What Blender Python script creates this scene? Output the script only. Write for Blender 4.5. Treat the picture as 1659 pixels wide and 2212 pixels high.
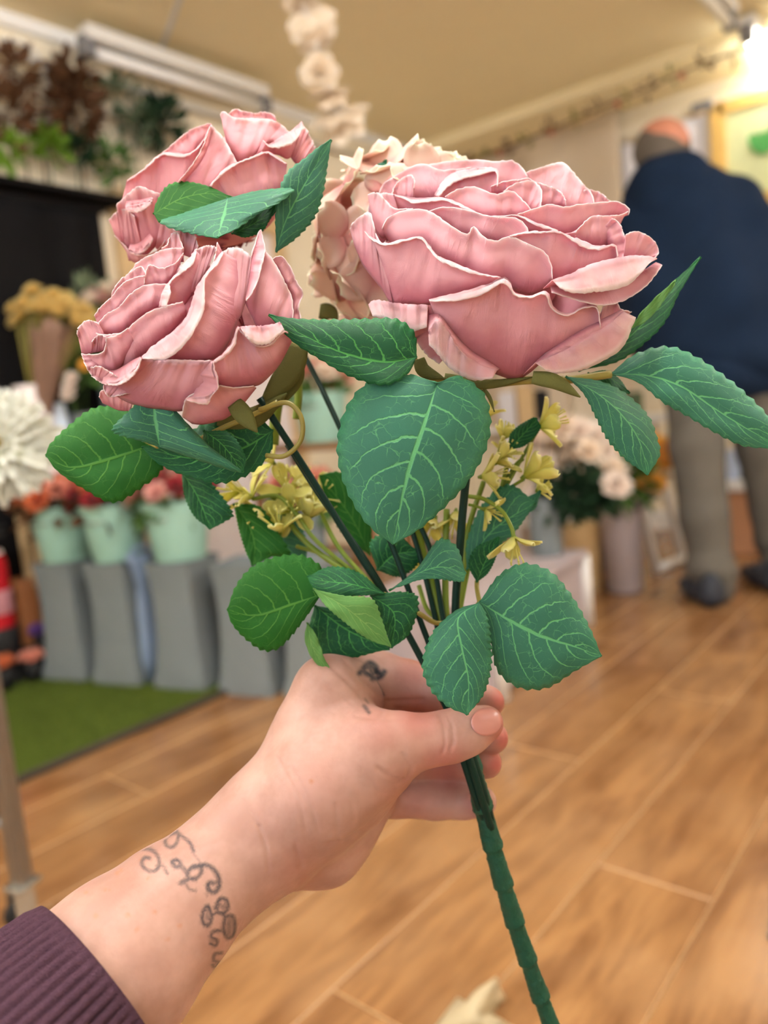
import bpy, bmesh, math, random
import numpy as np
from mathutils import Vector, Matrix
from mathutils.bvhtree import BVHTree

# ------------------------------------------------------------------ camera, world, light, exposure
for o in list(bpy.data.objects):
    bpy.data.objects.remove(o)
SC = bpy.context.scene
COL = SC.collection
FPX, CX, CY = 1661.0, 829.5, 1106.0           # focal length and principal point in pixels of 1659x2212
CAM_H = 0.806
YAW, PIT, ROL = math.radians(40.0), math.radians(7.3), math.radians(5.4)
_f0 = np.array([math.cos(YAW), math.sin(YAW), 0.0]); _up = np.array([0, 0, 1.0]); _r0 = np.cross(_f0, _up)
FWD = math.cos(PIT) * _f0 - math.sin(PIT) * _up
_u = math.cos(PIT) * _up + math.sin(PIT) * _f0
RGT = math.cos(ROL) * _r0 - math.sin(ROL) * _u
UPV = math.cos(ROL) * _u + math.sin(ROL) * _r0
CAM = np.array([0, 0, CAM_H])

cd = bpy.data.cameras.new('camera')
cam = bpy.data.objects.new('camera', cd); COL.objects.link(cam)
cd.sensor_fit = 'VERTICAL'; cd.sensor_height = 36.0; cd.sensor_width = 27.0
cd.lens = FPX / 2212.0 * 36.0
cd.clip_start = 0.02; cd.clip_end = 50
cam.matrix_world = Matrix(((RGT[0], UPV[0], -FWD[0], CAM[0]), (RGT[1], UPV[1], -FWD[1], CAM[1]),
                           (RGT[2], UPV[2], -FWD[2], CAM[2]), (0, 0, 0, 1)))
cd.dof.use_dof = True; cd.dof.focus_distance = 0.318; cd.dof.aperture_fstop = cd.lens / 5.0
SC.camera = cam

wd = bpy.data.worlds.new('world'); SC.world = wd; wd.use_nodes = True
wd.node_tree.nodes['Background'].inputs[0].default_value = (0.75, 0.85, 1.0, 1)
wd.node_tree.nodes['Background'].inputs[1].default_value = 0.6

SC.view_settings.view_transform = 'Standard'; SC.view_settings.look = 'None'
SC.view_settings.gamma = 1.0; SC.view_settings.use_curve_mapping = False
SC.view_settings.exposure = 0.48

def area_light(name, loc, target, sx, sy, power, col):
    l = bpy.data.lights.new(name, 'AREA'); l.shape = 'RECTANGLE'; l.size = sx; l.size_y = sy
    l.energy = power; l.color = col
    o = bpy.data.objects.new(name, l); COL.objects.link(o)
    o.location = loc
    o.rotation_euler = (Vector(target) - Vector(loc)).to_track_quat('-Z', 'Y').to_euler()
    return o
# added area light, set inside the unseen window behind the photographer, as its daylight
area_light('added_window_light', (-1.66, -0.3, 1.35), (1.0, -0.3, 1.2), 2.5, 1.45, 17, (0.80, 0.91, 1.0))

# ------------------------------------------------------------------ helpers
rnd = random.Random(7)
def ray(px, py): return FWD + RGT * (px - CX) / FPX - UPV * (py - CY) / FPX
def at(px, py, d): return CAM + ray(px, py) * d
def fl(px, py, z=0.0):
    v = ray(px, py); return CAM + v * ((z - CAM_H) / v[2])
def onx(px, py, X): v = ray(px, py); return CAM + v * (X / v[0])
def ony(px, py, Y): v = ray(px, py); return CAM + v * (Y / v[1])
def atv(P):                                    # array of (px, py, depth) -> world
    P = np.asarray(P, float)
    return CAM + (FWD + RGT * ((P[:, 0:1] - CX) / FPX) - UPV * ((P[:, 1:2] - CY) / FPX)) * P[:, 2:3]
def proj(V):
    q = np.asarray(V) - CAM; d = q @ FWD
    return CX + FPX * (q @ RGT) / d, CY - FPX * (q @ UPV) / d, d

ORG = {}                                       # world origin of every parent
def tag(o, label, cat, group=None, kind=None):
    if label: o['label'] = label
    if cat: o['category'] = cat
    if group: o['group'] = group
    if kind: o['kind'] = kind
    return o
def thing(name, loc, label, cat, group=None):
    o = bpy.data.objects.new(name, None); COL.objects.link(o)
    o.location = loc; o.empty_display_size = 0.05
    ORG[o.name] = np.array(loc, float)
    return tag(o, label, cat, group)
def mesh_obj(name, V, F, m=None, parent=None, smooth=True, uv=None, mats=None, origin=None):
    V = np.asarray(V, float)
    if parent is not None: org = ORG[parent.name]
    else: org = np.array(origin, float) if origin is not None else np.zeros(3)
    me = bpy.data.meshes.new(name)
    me.from_pydata((V - org).tolist(), [], [tuple(int(i) for i in f) for f in F])
    for mm in (mats or [m]):
        if mm is not None: me.materials.append(mm)
    if smooth: me.polygons.foreach_set('use_smooth', [True] * len(me.polygons))
    if uv is not None:
        for nm, arr in uv.items():
            L = me.uv_layers.new(name=nm)
            idx = np.empty(len(me.loops), int); me.loops.foreach_get('vertex_index', idx)
            L.data.foreach_set('uv', np.asarray(arr, float)[idx].ravel())
    me.update()
    o = bpy.data.objects.new(name, me); COL.objects.link(o)
    if parent is not None: o.parent = parent
    else: o.location = org
    ORG[o.name] = org
    return o
def bm_obj(name, bm, m, parent=None, smooth=False, origin=None, mats=None):
    V = [v.co[:] for v in bm.verts]; bm.verts.index_update()
    F = [[v.index for v in f.verts] for f in bm.faces]
    mi = [f.material_index for f in bm.faces]
    bm.free()
    o = mesh_obj(name, V, F, m, parent, smooth, origin=origin, mats=mats)
    if mats: o.data.polygons.foreach_set('material_index', mi)
    return o
def smooth_by_angle(o, ang=40):
    o.data.polygons.foreach_set('use_smooth', [True] * len(o.data.polygons))
    bm = bmesh.new(); bm.from_mesh(o.data)
    for e in bm.edges:
        if len(e.link_faces) == 2 and e.calc_face_angle(0) > math.radians(ang): e.smooth = False
    bm.to_mesh(o.data); bm.free()
def add_box(bm, c, s, rotz=0.0, bev=0.0, M=None):
    g = bmesh.ops.create_cube(bm, size=1.0)
    vs = g['verts']
    bmesh.ops.scale(bm, vec=Vector(s), verts=vs)
    if bev > 0:
        es = list({e for v in vs for e in v.link_edges})
        r = bmesh.ops.bevel(bm, geom=es, offset=bev, segments=2, affect='EDGES', profile=0.6)
        vs = list({v for f in r['faces'] for v in f.verts} | {v for v in vs if v.is_valid})
    mat4 = Matrix.Translation(Vector(c)) @ (M if M is not None else Matrix.Rotation(rotz, 4, 'Z'))
    bmesh.ops.transform(bm, matrix=mat4, verts=vs)
    return vs
def spline(P, n):
    """chord-length Catmull-Rom resampling of points to n samples"""
    P = np.asarray(P, float)
    if len(P) == 1: return np.repeat(P, n, 0)
    d = np.r_[0, np.cumsum(np.maximum(np.linalg.norm(np.diff(P[:, :2], axis=0), axis=1), 1e-6))]
    d /= d[-1]
    if len(P) == 2:
        T = np.linspace(0, 1, n)[:, None]; return P[0] * (1 - T) + P[1] * T
    m = np.empty_like(P)
    m[1:-1] = (P[2:] - P[:-2]) / (d[2:] - d[:-2])[:, None]
    m[0] = (P[1] - P[0]) / (d[1] - d[0]); m[-1] = (P[-1] - P[-2]) / (d[-1] - d[-2])
    t = np.linspace(0, 1, n); i = np.clip(np.searchsorted(d, t, 'right') - 1, 0, len(P) - 2)
    h = (d[i + 1] - d[i]); s = ((t - d[i]) / h)[:, None]; h = h[:, None]
    return ((2 * s**3 - 3 * s**2 + 1) * P[i] + (s**3 - 2 * s**2 + s) * h * m[i]
            + (-2 * s**3 + 3 * s**2) * P[i + 1] + (s**3 - s**2) * h * m[i + 1])
def grid_faces(n, m, off=0):
    return [(off + i * m + j, off + i * m + j + 1, off + (i + 1) * m + j + 1, off + (i + 1) * m + j)
            for i in range(n - 1) for j in range(m - 1)]
def tube(P, R, seg=8, cap=True, flat=None):
    """tube along 3-D points with radii"""
    P = np.asarray(P, float); n = len(P)
    R = np.full(n, R) if np.isscalar(R) else np.asarray(R, float)
    T = np.gradient(P, axis=0); T /= np.linalg.norm(T, axis=1)[:, None] + 1e-12
    a = np.array([0.13, 0.31, 0.94]); N = a - T[0] * (a @ T[0]); N /= np.linalg.norm(N)
    V = []
    for i in range(n):
        N = N - T[i] * (N @ T[i]); N /= np.linalg.norm(N); B = np.cross(T[i], N)
        for k in range(seg):
            an = 2 * math.pi * k / seg
            V.append(P[i] + R[i] * (math.cos(an) * N + math.sin(an) * B))
    F = [(i * seg + k, i * seg + (k + 1) % seg, (i + 1) * seg + (k + 1) % seg, (i + 1) * seg + k)
         for i in range(n - 1) for k in range(seg)]
    if cap:
        F.append(tuple(range(seg - 1, -1, -1))); F.append(tuple((n - 1) * seg + k for k in range(seg)))
    return np.array(V), F
def lathe(prof, seg=32, loc=(0, 0, 0), sq=0.0):
    """profile (r, z) around z; sq squares the section"""
    V = []; n = len(prof)
    for r, z in prof:
        for k in range(seg):
            a = 2 * math.pi * k / seg
            c, s = math.cos(a), math.sin(a)
            q = 1.0
            if sq: q = (1 - sq) + sq / max(abs(c), abs(s))
            V.append((loc[0] + r * q * c, loc[1] + r * q * s, loc[2] + z))
    F = [(i * seg + k, i * seg + (k + 1) % seg, (i + 1) * seg + (k + 1) % seg, (i + 1) * seg + k)
         for i in range(n - 1) for k in range(seg)]
    F.append(tuple(range(seg - 1, -1, -1))); F.append(tuple((n - 1) * seg + k for k in range(seg)))
    return np.array(V), F
def join(parts):
    V = []; F = []; n = 0
    for v, f in parts:
        V.append(np.asarray(v, float)); F += [tuple(i + n for i in q) for q in f]; n += len(v)
    return np.concatenate(V), F
def srgb(r, g, b, a=1.0):
    f = lambda c: (c / 12.92 if c <= 0.04045 else ((c + 0.055) / 1.055) ** 2.4)
    return (f(r / 255), f(g / 255), f(b / 255), a)

# ---- materials
class NT:
    def __init__(s, name):
        s.m = bpy.data.materials.new(name); s.m.use_nodes = True
        s.t = s.m.node_tree; s.n = s.t.nodes; s.b = s.n['Principled BSDF']; s.out = s.n['Material Output']
    def new(s, ty, **kw):
        x = s.n.new(ty)
        for k, v in kw.items():
            if k == 'inp':
                for kk, vv in v.items():
                    if hasattr(vv, 'is_linked') or hasattr(vv, 'node'): s.t.links.new(vv, x.inputs[kk])
                    else: x.inputs[kk].default_value = vv
            else: setattr(x, k, v)
        return x
    def m_(s, op, a, b=None, c=None, clamp=False):
        x = s.n.new('ShaderNodeMath'); x.operation = op; x.use_clamp = clamp
        for i, v in enumerate((a, b, c)):
            if v is None: continue
            if hasattr(v, 'node'): s.t.links.new(v, x.inputs[i])
            else: x.inputs[i].default_value = v
        return x.outputs[0]
    def smooth(s, v, lo, hi):
        x = s.n.new('ShaderNodeMapRange'); x.interpolation_type = 'SMOOTHSTEP'
        s.t.links.new(v, x.inputs[0]); x.inputs[1].default_value = lo; x.inputs[2].default_value = hi
        return x.outputs[0]
    def mix(s, fac, a, b, mode='MIX'):
        x = s.n.new('ShaderNodeMix'); x.data_type = 'RGBA'; x.blend_type = mode
        for i, v in ((0, fac), (6, a), (7, b)):
            if hasattr(v, 'node'): s.t.links.new(v, x.inputs[i])
            else: x.inputs[i].default_value = v
        return x.outputs[2]
    def noise(s, vec, scale, detail=3, rough=0.55, dist=0.0):
        x = s.new('ShaderNodeTexNoise'); x.inputs['Scale'].default_value = scale
        x.inputs['Detail'].default_value = detail; x.inputs['Roughness'].default_value = rough
        x.inputs['Distortion'].default_value = dist
        if vec is not None: s.t.links.new(vec, x.inputs['Vector'])
        return x.outputs[0]
    def link(s, a, b): s.t.links.new(a, b)
    def bump(s, h, strength, dist):
        x = s.new('ShaderNodeBump'); x.inputs['Strength'].default_value = strength; x.inputs['Distance'].default_value = dist
        s.link(h, x.inputs['Height']); s.link(x.outputs[0], s.b.inputs['Normal']); return x
    def translucent(s, col, fac):
        tr = s.new('ShaderNodeBsdfTranslucent'); mx = s.new('ShaderNodeMixShader')
        if hasattr(col, 'node'): s.link(col, tr.inputs[0])
        else: tr.inputs[0].default_value = col
        mx.inputs[0].default_value = fac
        s.link(s.b.outputs[0], mx.inputs[1]); s.link(tr.outputs[0], mx.inputs[2]); s.link(mx.outputs[0], s.out.inputs[0])
def mat(name, col, rough=0.6, spec=0.4, var=0.12, vscale=12.0, bump=0.0, bscale=80.0, metal=0.0, emit=0.0, ecol=None, trans=0.0, alpha=1.0, transmission=0.0):
    k = NT(name); b = k.b
    tc = k.new('ShaderNodeTexCoord').outputs['Object']
    nz = k.noise(tc, vscale)
    dark = tuple(c * (1 - var * 1.6) for c in col[:3]) + (1,); lite = tuple(min(1, c * (1 + var)) for c in col[:3]) + (1,)
    c = k.mix(nz, dark, lite)
    k.link(c, b.inputs['Base Color'])
    b.inputs['Roughness'].default_value = rough; b.inputs['Specular IOR Level'].default_value = spec
    b.inputs['Metallic'].default_value = metal
    if bump: k.bump(k.noise(tc, bscale, 4), bump, 0.002)
    if emit:
        b.inputs['Emission Color'].default_value = ecol or col; b.inputs['Emission Strength'].default_value = emit
    if transmission: b.inputs['Transmission Weight'].default_value = transmission
    if trans: k.translucent(c, trans)
    return k.m

def petal_mat(name, deep, body, rim, weave=True, tr=0.3):
    k = NT(name); b = k.b
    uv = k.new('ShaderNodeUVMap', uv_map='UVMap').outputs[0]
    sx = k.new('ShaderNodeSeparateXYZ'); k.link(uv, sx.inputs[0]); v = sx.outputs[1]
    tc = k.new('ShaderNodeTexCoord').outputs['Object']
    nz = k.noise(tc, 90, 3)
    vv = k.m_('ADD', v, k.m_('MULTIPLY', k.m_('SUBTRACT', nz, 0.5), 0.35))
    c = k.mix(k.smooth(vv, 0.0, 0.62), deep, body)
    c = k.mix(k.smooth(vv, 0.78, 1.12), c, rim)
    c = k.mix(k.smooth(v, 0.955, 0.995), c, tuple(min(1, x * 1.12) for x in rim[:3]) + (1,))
    k.link(c, b.inputs['Base Color'])
    b.inputs['Roughness'].default_value = 0.62; b.inputs['Specular IOR Level'].default_value = 0.3
    b.inputs['Sheen Weight'].default_value = 0.25; b.inputs['Sheen Roughness'].default_value = 0.4
    if weave:
        mm = k.new('ShaderNodeUVMap', uv_map='Metric').outputs[0]
        s2 = k.new('ShaderNodeSeparateXYZ'); k.link(mm, s2.inputs[0])
        wx = k.m_('SINE', k.m_('MULTIPLY', s2.outputs[0], 2 * math.pi / 0.00052))
        wy = k.m_('SINE', k.m_('MULTIPLY', s2.outputs[1], 2 * math.pi / 0.00046))
        w = k.m_('MULTIPLY', wx, wy)
        mp = k.new('ShaderNodeMapping'); k.link(mm, mp.inputs[0]); mp.inputs['Scale'].default_value = (420, 110, 1)
        cr = k.noise(mp.outputs[0], 1.0, 3, 0.5, 0.6)
        msk = k.smooth(k.noise(tc, 60, 2), 0.42, 0.62)
        h = k.m_('ADD', k.m_('MULTIPLY', w, 0.06), k.m_('MULTIPLY', k.m_('MULTIPLY', cr, msk), 1.6))
        k.bump(h, 0.75, 0.0011)
    k.translucent(c, tr)
    return k.m

def leaf_mat(name, blade, edge, vein, netw=1.0, tr=0.3, rough=0.42, relief=1.0):
    k = NT(name); b = k.b
    uv = k.new('ShaderNodeUVMap', uv_map='UVMap').outputs[0]
    sx = k.new('ShaderNodeSeparateXYZ'); k.link(uv, sx.inputs[0])
    u = sx.outputs[0]; a0 = k.m_('SUBTRACT', k.m_('MULTIPLY', sx.outputs[1], 2.0), 1.0)
    mp = k.new('ShaderNodeMapping'); k.link(uv, mp.inputs[0]); mp.inputs['Scale'].default_value = (1.35, 1.0, 1)
    oi = k.new('ShaderNodeObjectInfo').outputs['Random']
    cmb = k.new('ShaderNodeCombineXYZ'); k.link(k.m_('MULTIPLY', oi, 37.0), cmb.inputs[0]); k.link(k.m_('MULTIPLY', oi, 11.0), cmb.inputs[1])
    ad = k.new('ShaderNodeVectorMath', operation='ADD'); k.link(mp.outputs[0], ad.inputs[0]); k.link(cmb.outputs[0], ad.inputs[1])
    P = ad.outputs[0]
    wob = k.m_('MULTIPLY', k.m_('SUBTRACT', k.noise(P, 9, 3), 0.5), 0.10)
    a = k.m_('ADD', a0, k.m_('MULTIPLY', wob, 0.35)); ab = k.m_('ABSOLUTE', a)
    mid = k.m_('SUBTRACT', 1.0, k.smooth(k.m_('SUBTRACT', ab, k.m_('MULTIPLY', k.m_('SUBTRACT', 1.0, u), 0.022)), 0.004, 0.03))
    side = k.m_('MULTIPLY', k.m_('GREATER_THAN', a0, 0.0), 0.45)
    q = k.m_('SUBTRACT', u, k.m_('MULTIPLY', k.m_('POWER', ab, 1.25), 0.36))
    q = k.m_('ADD', k.m_('ADD', q, k.m_('MULTIPLY', wob, 0.55)), 0.02)
    ln = k.m_('ABSOLUTE', k.m_('SUBTRACT', k.m_('FRACT', k.m_('ADD', k.m_('MULTIPLY', q, 6.8), side)), 0.5))
    wid = k.m_('MULTIPLY_ADD', k.m_('SUBTRACT', 1.0, ab), 0.046, 0.018)
    lat = k.m_('SUBTRACT', 1.0, k.smooth(k.m_('DIVIDE', ln, wid), 0.5, 1.3))
    lat = k.m_('MULTIPLY', lat, k.m_('SUBTRACT', 1.0, k.smooth(ab, 0.72, 0.96)))
    vo = k.new('ShaderNodeTexVoronoi', feature='DISTANCE_TO_EDGE'); vo.inputs['Scale'].default_value = 11.0
    nd = k.new('ShaderNodeTexNoise'); nd.inputs['Scale'].default_value = 14; k.link(P, nd.inputs['Vector'])
    vm = k.new('ShaderNodeVectorMath', operation='MULTIPLY_ADD'); k.link(nd.outputs['Color'], vm.inputs[0]); vm.inputs[1].default_value = (0.06, 0.06, 0); k.link(P, vm.inputs[2])
    k.link(vm.outputs[0], vo.inputs['Vector'])
    net = k.m_('SUBTRACT', 1.0, k.smooth(vo.outputs['Distance'], 0.006, 0.035))
    net = k.m_('MULTIPLY', net, k.m_('MULTIPLY', k.smooth(k.noise(P, 7, 2), 0.42, 0.62), 0.62 * netw))
    vn = k.m_('MAXIMUM', k.m_('MAXIMUM', mid, lat), net)
    grit = k.noise(P, 130, 3, 0.7)
    vn2 = k.m_('MULTIPLY', vn, k.m_('MULTIPLY_ADD', grit, 0.9, 0.32), clamp=True)
    em = k.m_('ADD', ab, k.m_('MULTIPLY', k.m_('SUBTRACT', k.noise(P, 60, 4, 0.75), 0.5), 0.9))
    em = k.m_('MAXIMUM', k.smooth(em, 0.72, 1.15), k.smooth(k.m_('ADD', u, k.m_('MULTIPLY', k.m_('SUBTRACT', grit, 0.5), 0.8)), 0.82, 1.1))
    c = k.mix(k.m_('MULTIPLY', em, 0.7), blade, edge)
    c = k.mix(k.m_('MULTIPLY', k.noise(P, 5, 2), 0.5), c, tuple(x * 0.72 for x in blade[:3]) + (1,))
    c = k.mix(vn2, c, vein)
    k.link(c, b.inputs['Base Color'])
    b.inputs['Roughness'].default_value = rough; b.inputs['Specular IOR Level'].default_value = 0.35
    h = k.m_('ADD', k.m_('MULTIPLY', vn, -1.0 * relief), k.m_('MULTIPLY', k.noise(P, 170, 2), 0.5))
    k.bump(h, 0.5, 0.0005)
    k.translucent(c, tr)
    return k.m

# ------------------------------------------------------------------ the room
XW, YW, ZC = 4.35, 2.85, 2.36                  # far wall, left wall, ceiling
X0, Y0 = -1.7, -2.2
M_wall = mat('wall_cream_paint', srgb(242, 230, 206), 0.85, 0.2, 0.05, 3, 0.15, 160)
M_ceil = mat('ceiling_cream_paint', srgb(252, 236, 196), 0.85, 0.2, 0.04, 2, 0.1, 120)
M_white = mat('white_paint', srgb(238, 236, 234), 0.5, 0.4, 0.03, 6)
M_sub = mat('subfloor', srgb(190, 150, 100), 0.6, 0.3)

def plank_mat():
    k = NT('laminate_plank'); b = k.b
    tc = k.new('ShaderNodeTexCoord').outputs['Object']
    oi = k.new('ShaderNodeObjectInfo').outputs['Random']
    cmb = k.new('ShaderNodeCombineXYZ'); k.link(k.m_('MULTIPLY', oi, 31.0), cmb.inputs[0]); k.link(k.m_('MULTIPLY', oi, 17.0), cmb.inputs[1])
    ad = k.new('ShaderNodeVectorMath', operation='ADD'); k.link(tc, ad.inputs[0]); k.link(cmb.outputs[0], ad.inputs[1])
    mp = k.new('ShaderNodeMapping'); k.link(ad.outputs[0], mp.inputs[0]); mp.inputs['Scale'].default_value = (1.2, 6.0, 1)
    g1 = k.noise(mp.outputs[0], 2.2, 4, 0.55, 0.8)
    mp2 = k.new('ShaderNodeMapping'); k.link(ad.outputs[0], mp2.inputs[0]); mp2.inputs['Scale'].default_value = (3.0, 40.0, 1)
    g2 = k.noise(mp2.outputs[0], 2.0, 3)
    pl = k.noise(ad.outputs[0], 4.5, 2)
    f = k.m_('ADD', k.m_('MULTIPLY', g1, 0.75), k.m_('MULTIPLY', g2, 0.25))
    c = k.mix(k.smooth(f, 0.3, 0.7), srgb(106, 70, 42), srgb(160, 118, 76))
    c = k.mix(k.m_('MULTIPLY', k.smooth(pl, 0.4, 0.7), 0.35), c, srgb(172, 134, 96))
    c = k.mix(k.m_('MULTIPLY', oi, 0.4), c, srgb(116, 78, 46))
    k.link(c, b.inputs['Base Color'])
    b.inputs['Roughness'].default_value = 0.22; b.inputs['Specular IOR Level'].default_value = 0.55
    k.bump(g2, 0.15, 0.0006)
    return k.m
M_plank = plank_mat()
M_pedge = mat('plank_edge_painted_glint', srgb(184, 144, 102), 0.35, 0.4, 0.05)  # paler bevels paint in the light that the plank seams catch

bm = bmesh.new(); add_box(bm, ((X0 + XW) / 2, (Y0 + YW) / 2, -0.06), (XW - X0, YW - Y0, 0.1))
floor = bm_obj('floor', bm, M_sub); floor['kind'] = 'structure'; floor['label'] = 'glossy honey-brown laminate plank floor'
def plank(x0, x1, y0, y1):
    c = ((x0 + x1) / 2, (y0 + y1) / 2, -0.005)
    bm = bmesh.new(); add_box(bm, (0, 0, 0), (x1 - x0 - 0.0012, y1 - y0 - 0.0012, 0.01))
    top = [f for f in bm.faces if f.normal.z > 0.9]
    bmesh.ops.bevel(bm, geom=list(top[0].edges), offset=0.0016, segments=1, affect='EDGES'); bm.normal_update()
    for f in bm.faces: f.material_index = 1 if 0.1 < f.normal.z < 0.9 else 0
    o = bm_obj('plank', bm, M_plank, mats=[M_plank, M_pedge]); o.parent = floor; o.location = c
row = 0; y = 0.75 - 0.192 * 15
while y < YW:
    a, b_ = max(y, Y0), min(y + 0.192, YW)
    if b_ - a > 0.02:
        x = X0 - (row * 0.47 % 1.28)
        while x < XW:
            p, q = max(x, X0), min(x + 1.28, XW)
            if q - p > 0.03: plank(p, q, a, b_)
            x += 1.28
    y += 0.192; row += 1

def slab(name, lo, hi, m, label=None):
    bm = bmesh.new()
    add_box(bm, [(a + b) / 2 for a, b in zip(lo, hi)], [b - a for a, b in zip(lo, hi)])
    o = bm_obj(name, bm, m); o['kind'] = 'structure'
    if label: o['label'] = label
    return o
slab('wall_left', (X0, YW, -0.1), (XW + 0.1, YW + 0.1, ZC + 0.1), M_wall, 'cream painted shop wall behind the grey planters')
slab('wall_back', (XW, Y0, -0.1), (XW + 0.1, YW, ZC + 0.1), M_wall, 'cream painted shop wall hung with drapes')
slab('wall_right', (X0, Y0 - 0.1, -0.1), (XW, Y0, ZC + 0.1), M_wall)
# street wall behind the photographer with an opening for the added window
bm = bmesh.new()
for lo, hi in (((X0 - 0.1, Y0, -0.1), (X0, YW, 0.6)), ((X0 - 0.1, Y0, 2.1), (X0, YW, ZC + 0.1)),
               ((X0 - 0.1, Y0, 0.6), (X0, -1.6, 2.1)), ((X0 - 0.1, 1.0, 0.6), (X0, YW, 2.1))):
    add_box(bm, [(a + b) / 2 for a, b in zip(lo, hi)], [b - a for a, b in zip(lo, hi)])
o = bm_obj('wall_front', bm, M_wall); o['kind'] = 'structure'
slab('ceiling', (X0 - 0.1, Y0 - 0.1, ZC), (XW + 0.1, YW + 0.1, ZC + 0.1), M_ceil, 'warm cream painted ceiling')
# shallow boxed beam along the far side of the ceiling and picture rail strips
slab('trim_1', (XW - 0.42, Y0, ZC - 0.06), (XW, YW, ZC), M_ceil, 'shallow cream boxed beam where the ceiling meets the far wall')
slab('trim_2', (XW - 0.03, Y0, ZC - 0.20), (XW, YW, ZC - 0.13), M_wall, 'cream rail along the top of the far wall')
slab('trim_3', (X0, YW - 0.03, ZC - 0.05), (XW - 0.42, YW, ZC), M_white, 'pale coving strip along the top of the wall')
slab('baseboard_back', (XW - 0.018, Y0, 0), (XW, YW - 0.018, 0.11), M_white)
slab('baseboard_left', (X0, YW - 0.018, 0), (XW - 0.018, YW, 0.11), M_white)

# unseen shop window, added around the area light behind the photographer
wn = thing('unseen_window_1', (X0 - 0.05, -0.3, 0.6), 'unseen white framed shop window added behind the photographer', 'window'); wn['kind'] = 'structure'; del wn['category']
M_pane = mat('window_glass', srgb(235, 240, 245), 0.02, 0.5, 0.0, transmission=1.0)
for (yy, zz, sy, sz) in ((-1.57, 1.35, 0.06, 1.5), (0.97, 1.35, 0.06, 1.5), (-0.3, 1.35, 0.05, 1.5), (-0.3, 0.63, 2.6, 0.06), (-0.3, 2.07, 2.6, 0.06)):
    bm = bmesh.new(); add_box(bm, (X0 - 0.05, yy, zz), (0.06, sy, sz), 0, 0.004); bm_obj('window_frame', bm, M_white, wn)
for yy in (-0.935, 0.335):
    bm = bmesh.new(); add_box(bm, (X0 - 0.05, yy, 1.35), (0.006, 1.22, 1.40)); bm_obj('pane', bm, M_pane, wn)

# ---- lamps of the room, three of them unseen and added for light
M_tube = mat('lit_tube', (1, 0.97, 0.9, 1), 0.4, 0.2, 0.0, emit=100, ecol=(0.98, 0.985, 1.0, 1))
M_tube2 = mat('lit_tube_warm', (1, 0.97, 0.9, 1), 0.4, 0.2, 0.0, emit=16, ecol=(1.0, 0.95, 0.85, 1))
M_fit = mat('lamp_body_white', srgb(226, 224, 220), 0.4, 0.5, 0.03)
M_cap = mat('lamp_end_cap', srgb(120, 120, 124), 0.5, 0.4)
def batten(x, y, z, L, label, lit, along='x', power=0.0, tm=None, col=(0.97, 0.985, 1.0), group=None):
    t = thing('ceiling_light', (x, y, z), label, 'light', group)
    dx = (L, 0.075, 0.05) if along == 'x' else (0.075, L, 0.05)
    bm = bmesh.new(); add_box(bm, (x, y, z + 0.06), dx, bev=0.008); bm_obj('light_housing', bm, M_fit, t)
    e = np.array([L / 2, 0, 0]) if along == 'x' else np.array([0, L / 2, 0])
    c = np.array([x, y, z])
    V, F = tube([c - e * 0.96, c + e * 0.96], 0.019, 14)
    mesh_obj('fluorescent_tube', V, F, (tm or M_tube) if lit else M_white, t)
    for s in (-1, 1):
        bm = bmesh.new(); add_box(bm, c + e * s * 0.98 + np.array([0, 0, 0.012]), (0.05, 0.05, 0.07), bev=0.006)
        bm_obj('end_cap', bm, M_cap, t)
    if power:
        a = area_light('tube_light', (x, y, z - 0.03), (x, y, 0), L if along == 'x' else 0.06, 0.06 if along == 'x' else L, power, col)
    return t
pl = fl(1612, 78, 2.26)
batten(pl[0] + 0.62, pl[1], 2.26, 1.24, 'lit fluorescent ceiling lamp glowing above the man in navy', True, 'x', 2, M_tube2)
batten(pl[0] - 0.78, pl[1] + 0.02, 2.26, 1.24, 'switched-off fluorescent ceiling lamp end in line with the glowing one', False, 'x')
batten(0.55, 0.15, 2.26, 1.5, 'added unseen fluorescent ceiling lamp over the bouquet', True, 'x', 7)  # unseen lamp added to light the bouquet from above
batten(-0.7, 1.3, 2.26, 1.5, 'added unseen fluorescent ceiling lamp near the added street window', True, 'x', 6)  # unseen lamp added to fill the room with light
batten(2.5, -1.3, 2.26, 1.5, 'added unseen fluorescent ceiling lamp by the side wall', True, 'x', 6)  # unseen lamp added out of frame, more light for the room
pa, pb = ony(180, 88, 2.66), ony(575, 232, 2.66)
batten((pa[0] + pb[0]) / 2, 2.66, 2.225, pb[0] - pa[0], 'unlit fluorescent tube lamp along the wall above the hanging leaf bunches', False, 'x')
# conduit pipe running along the wall top
t = thing('cable_conduit', (1.2, YW - 0.06, 2.2), 'thin white cable conduit running along the wall under the ceiling', 'conduit')
V, F = tube([(X0 + 0.1, YW - 0.05, 2.20), (XW - 0.1, YW - 0.05, 2.20)], 0.013, 10); mesh_obj('pipe', V, F, M_fit, t)
for x in (0.6, 1.4, 2.2, 3.0):
    bm = bmesh.new(); add_box(bm, (x, YW - 0.03, 2.20), (0.02, 0.05, 0.05), bev=0.004); bm_obj('clip', bm, M_cap, t)

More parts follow.
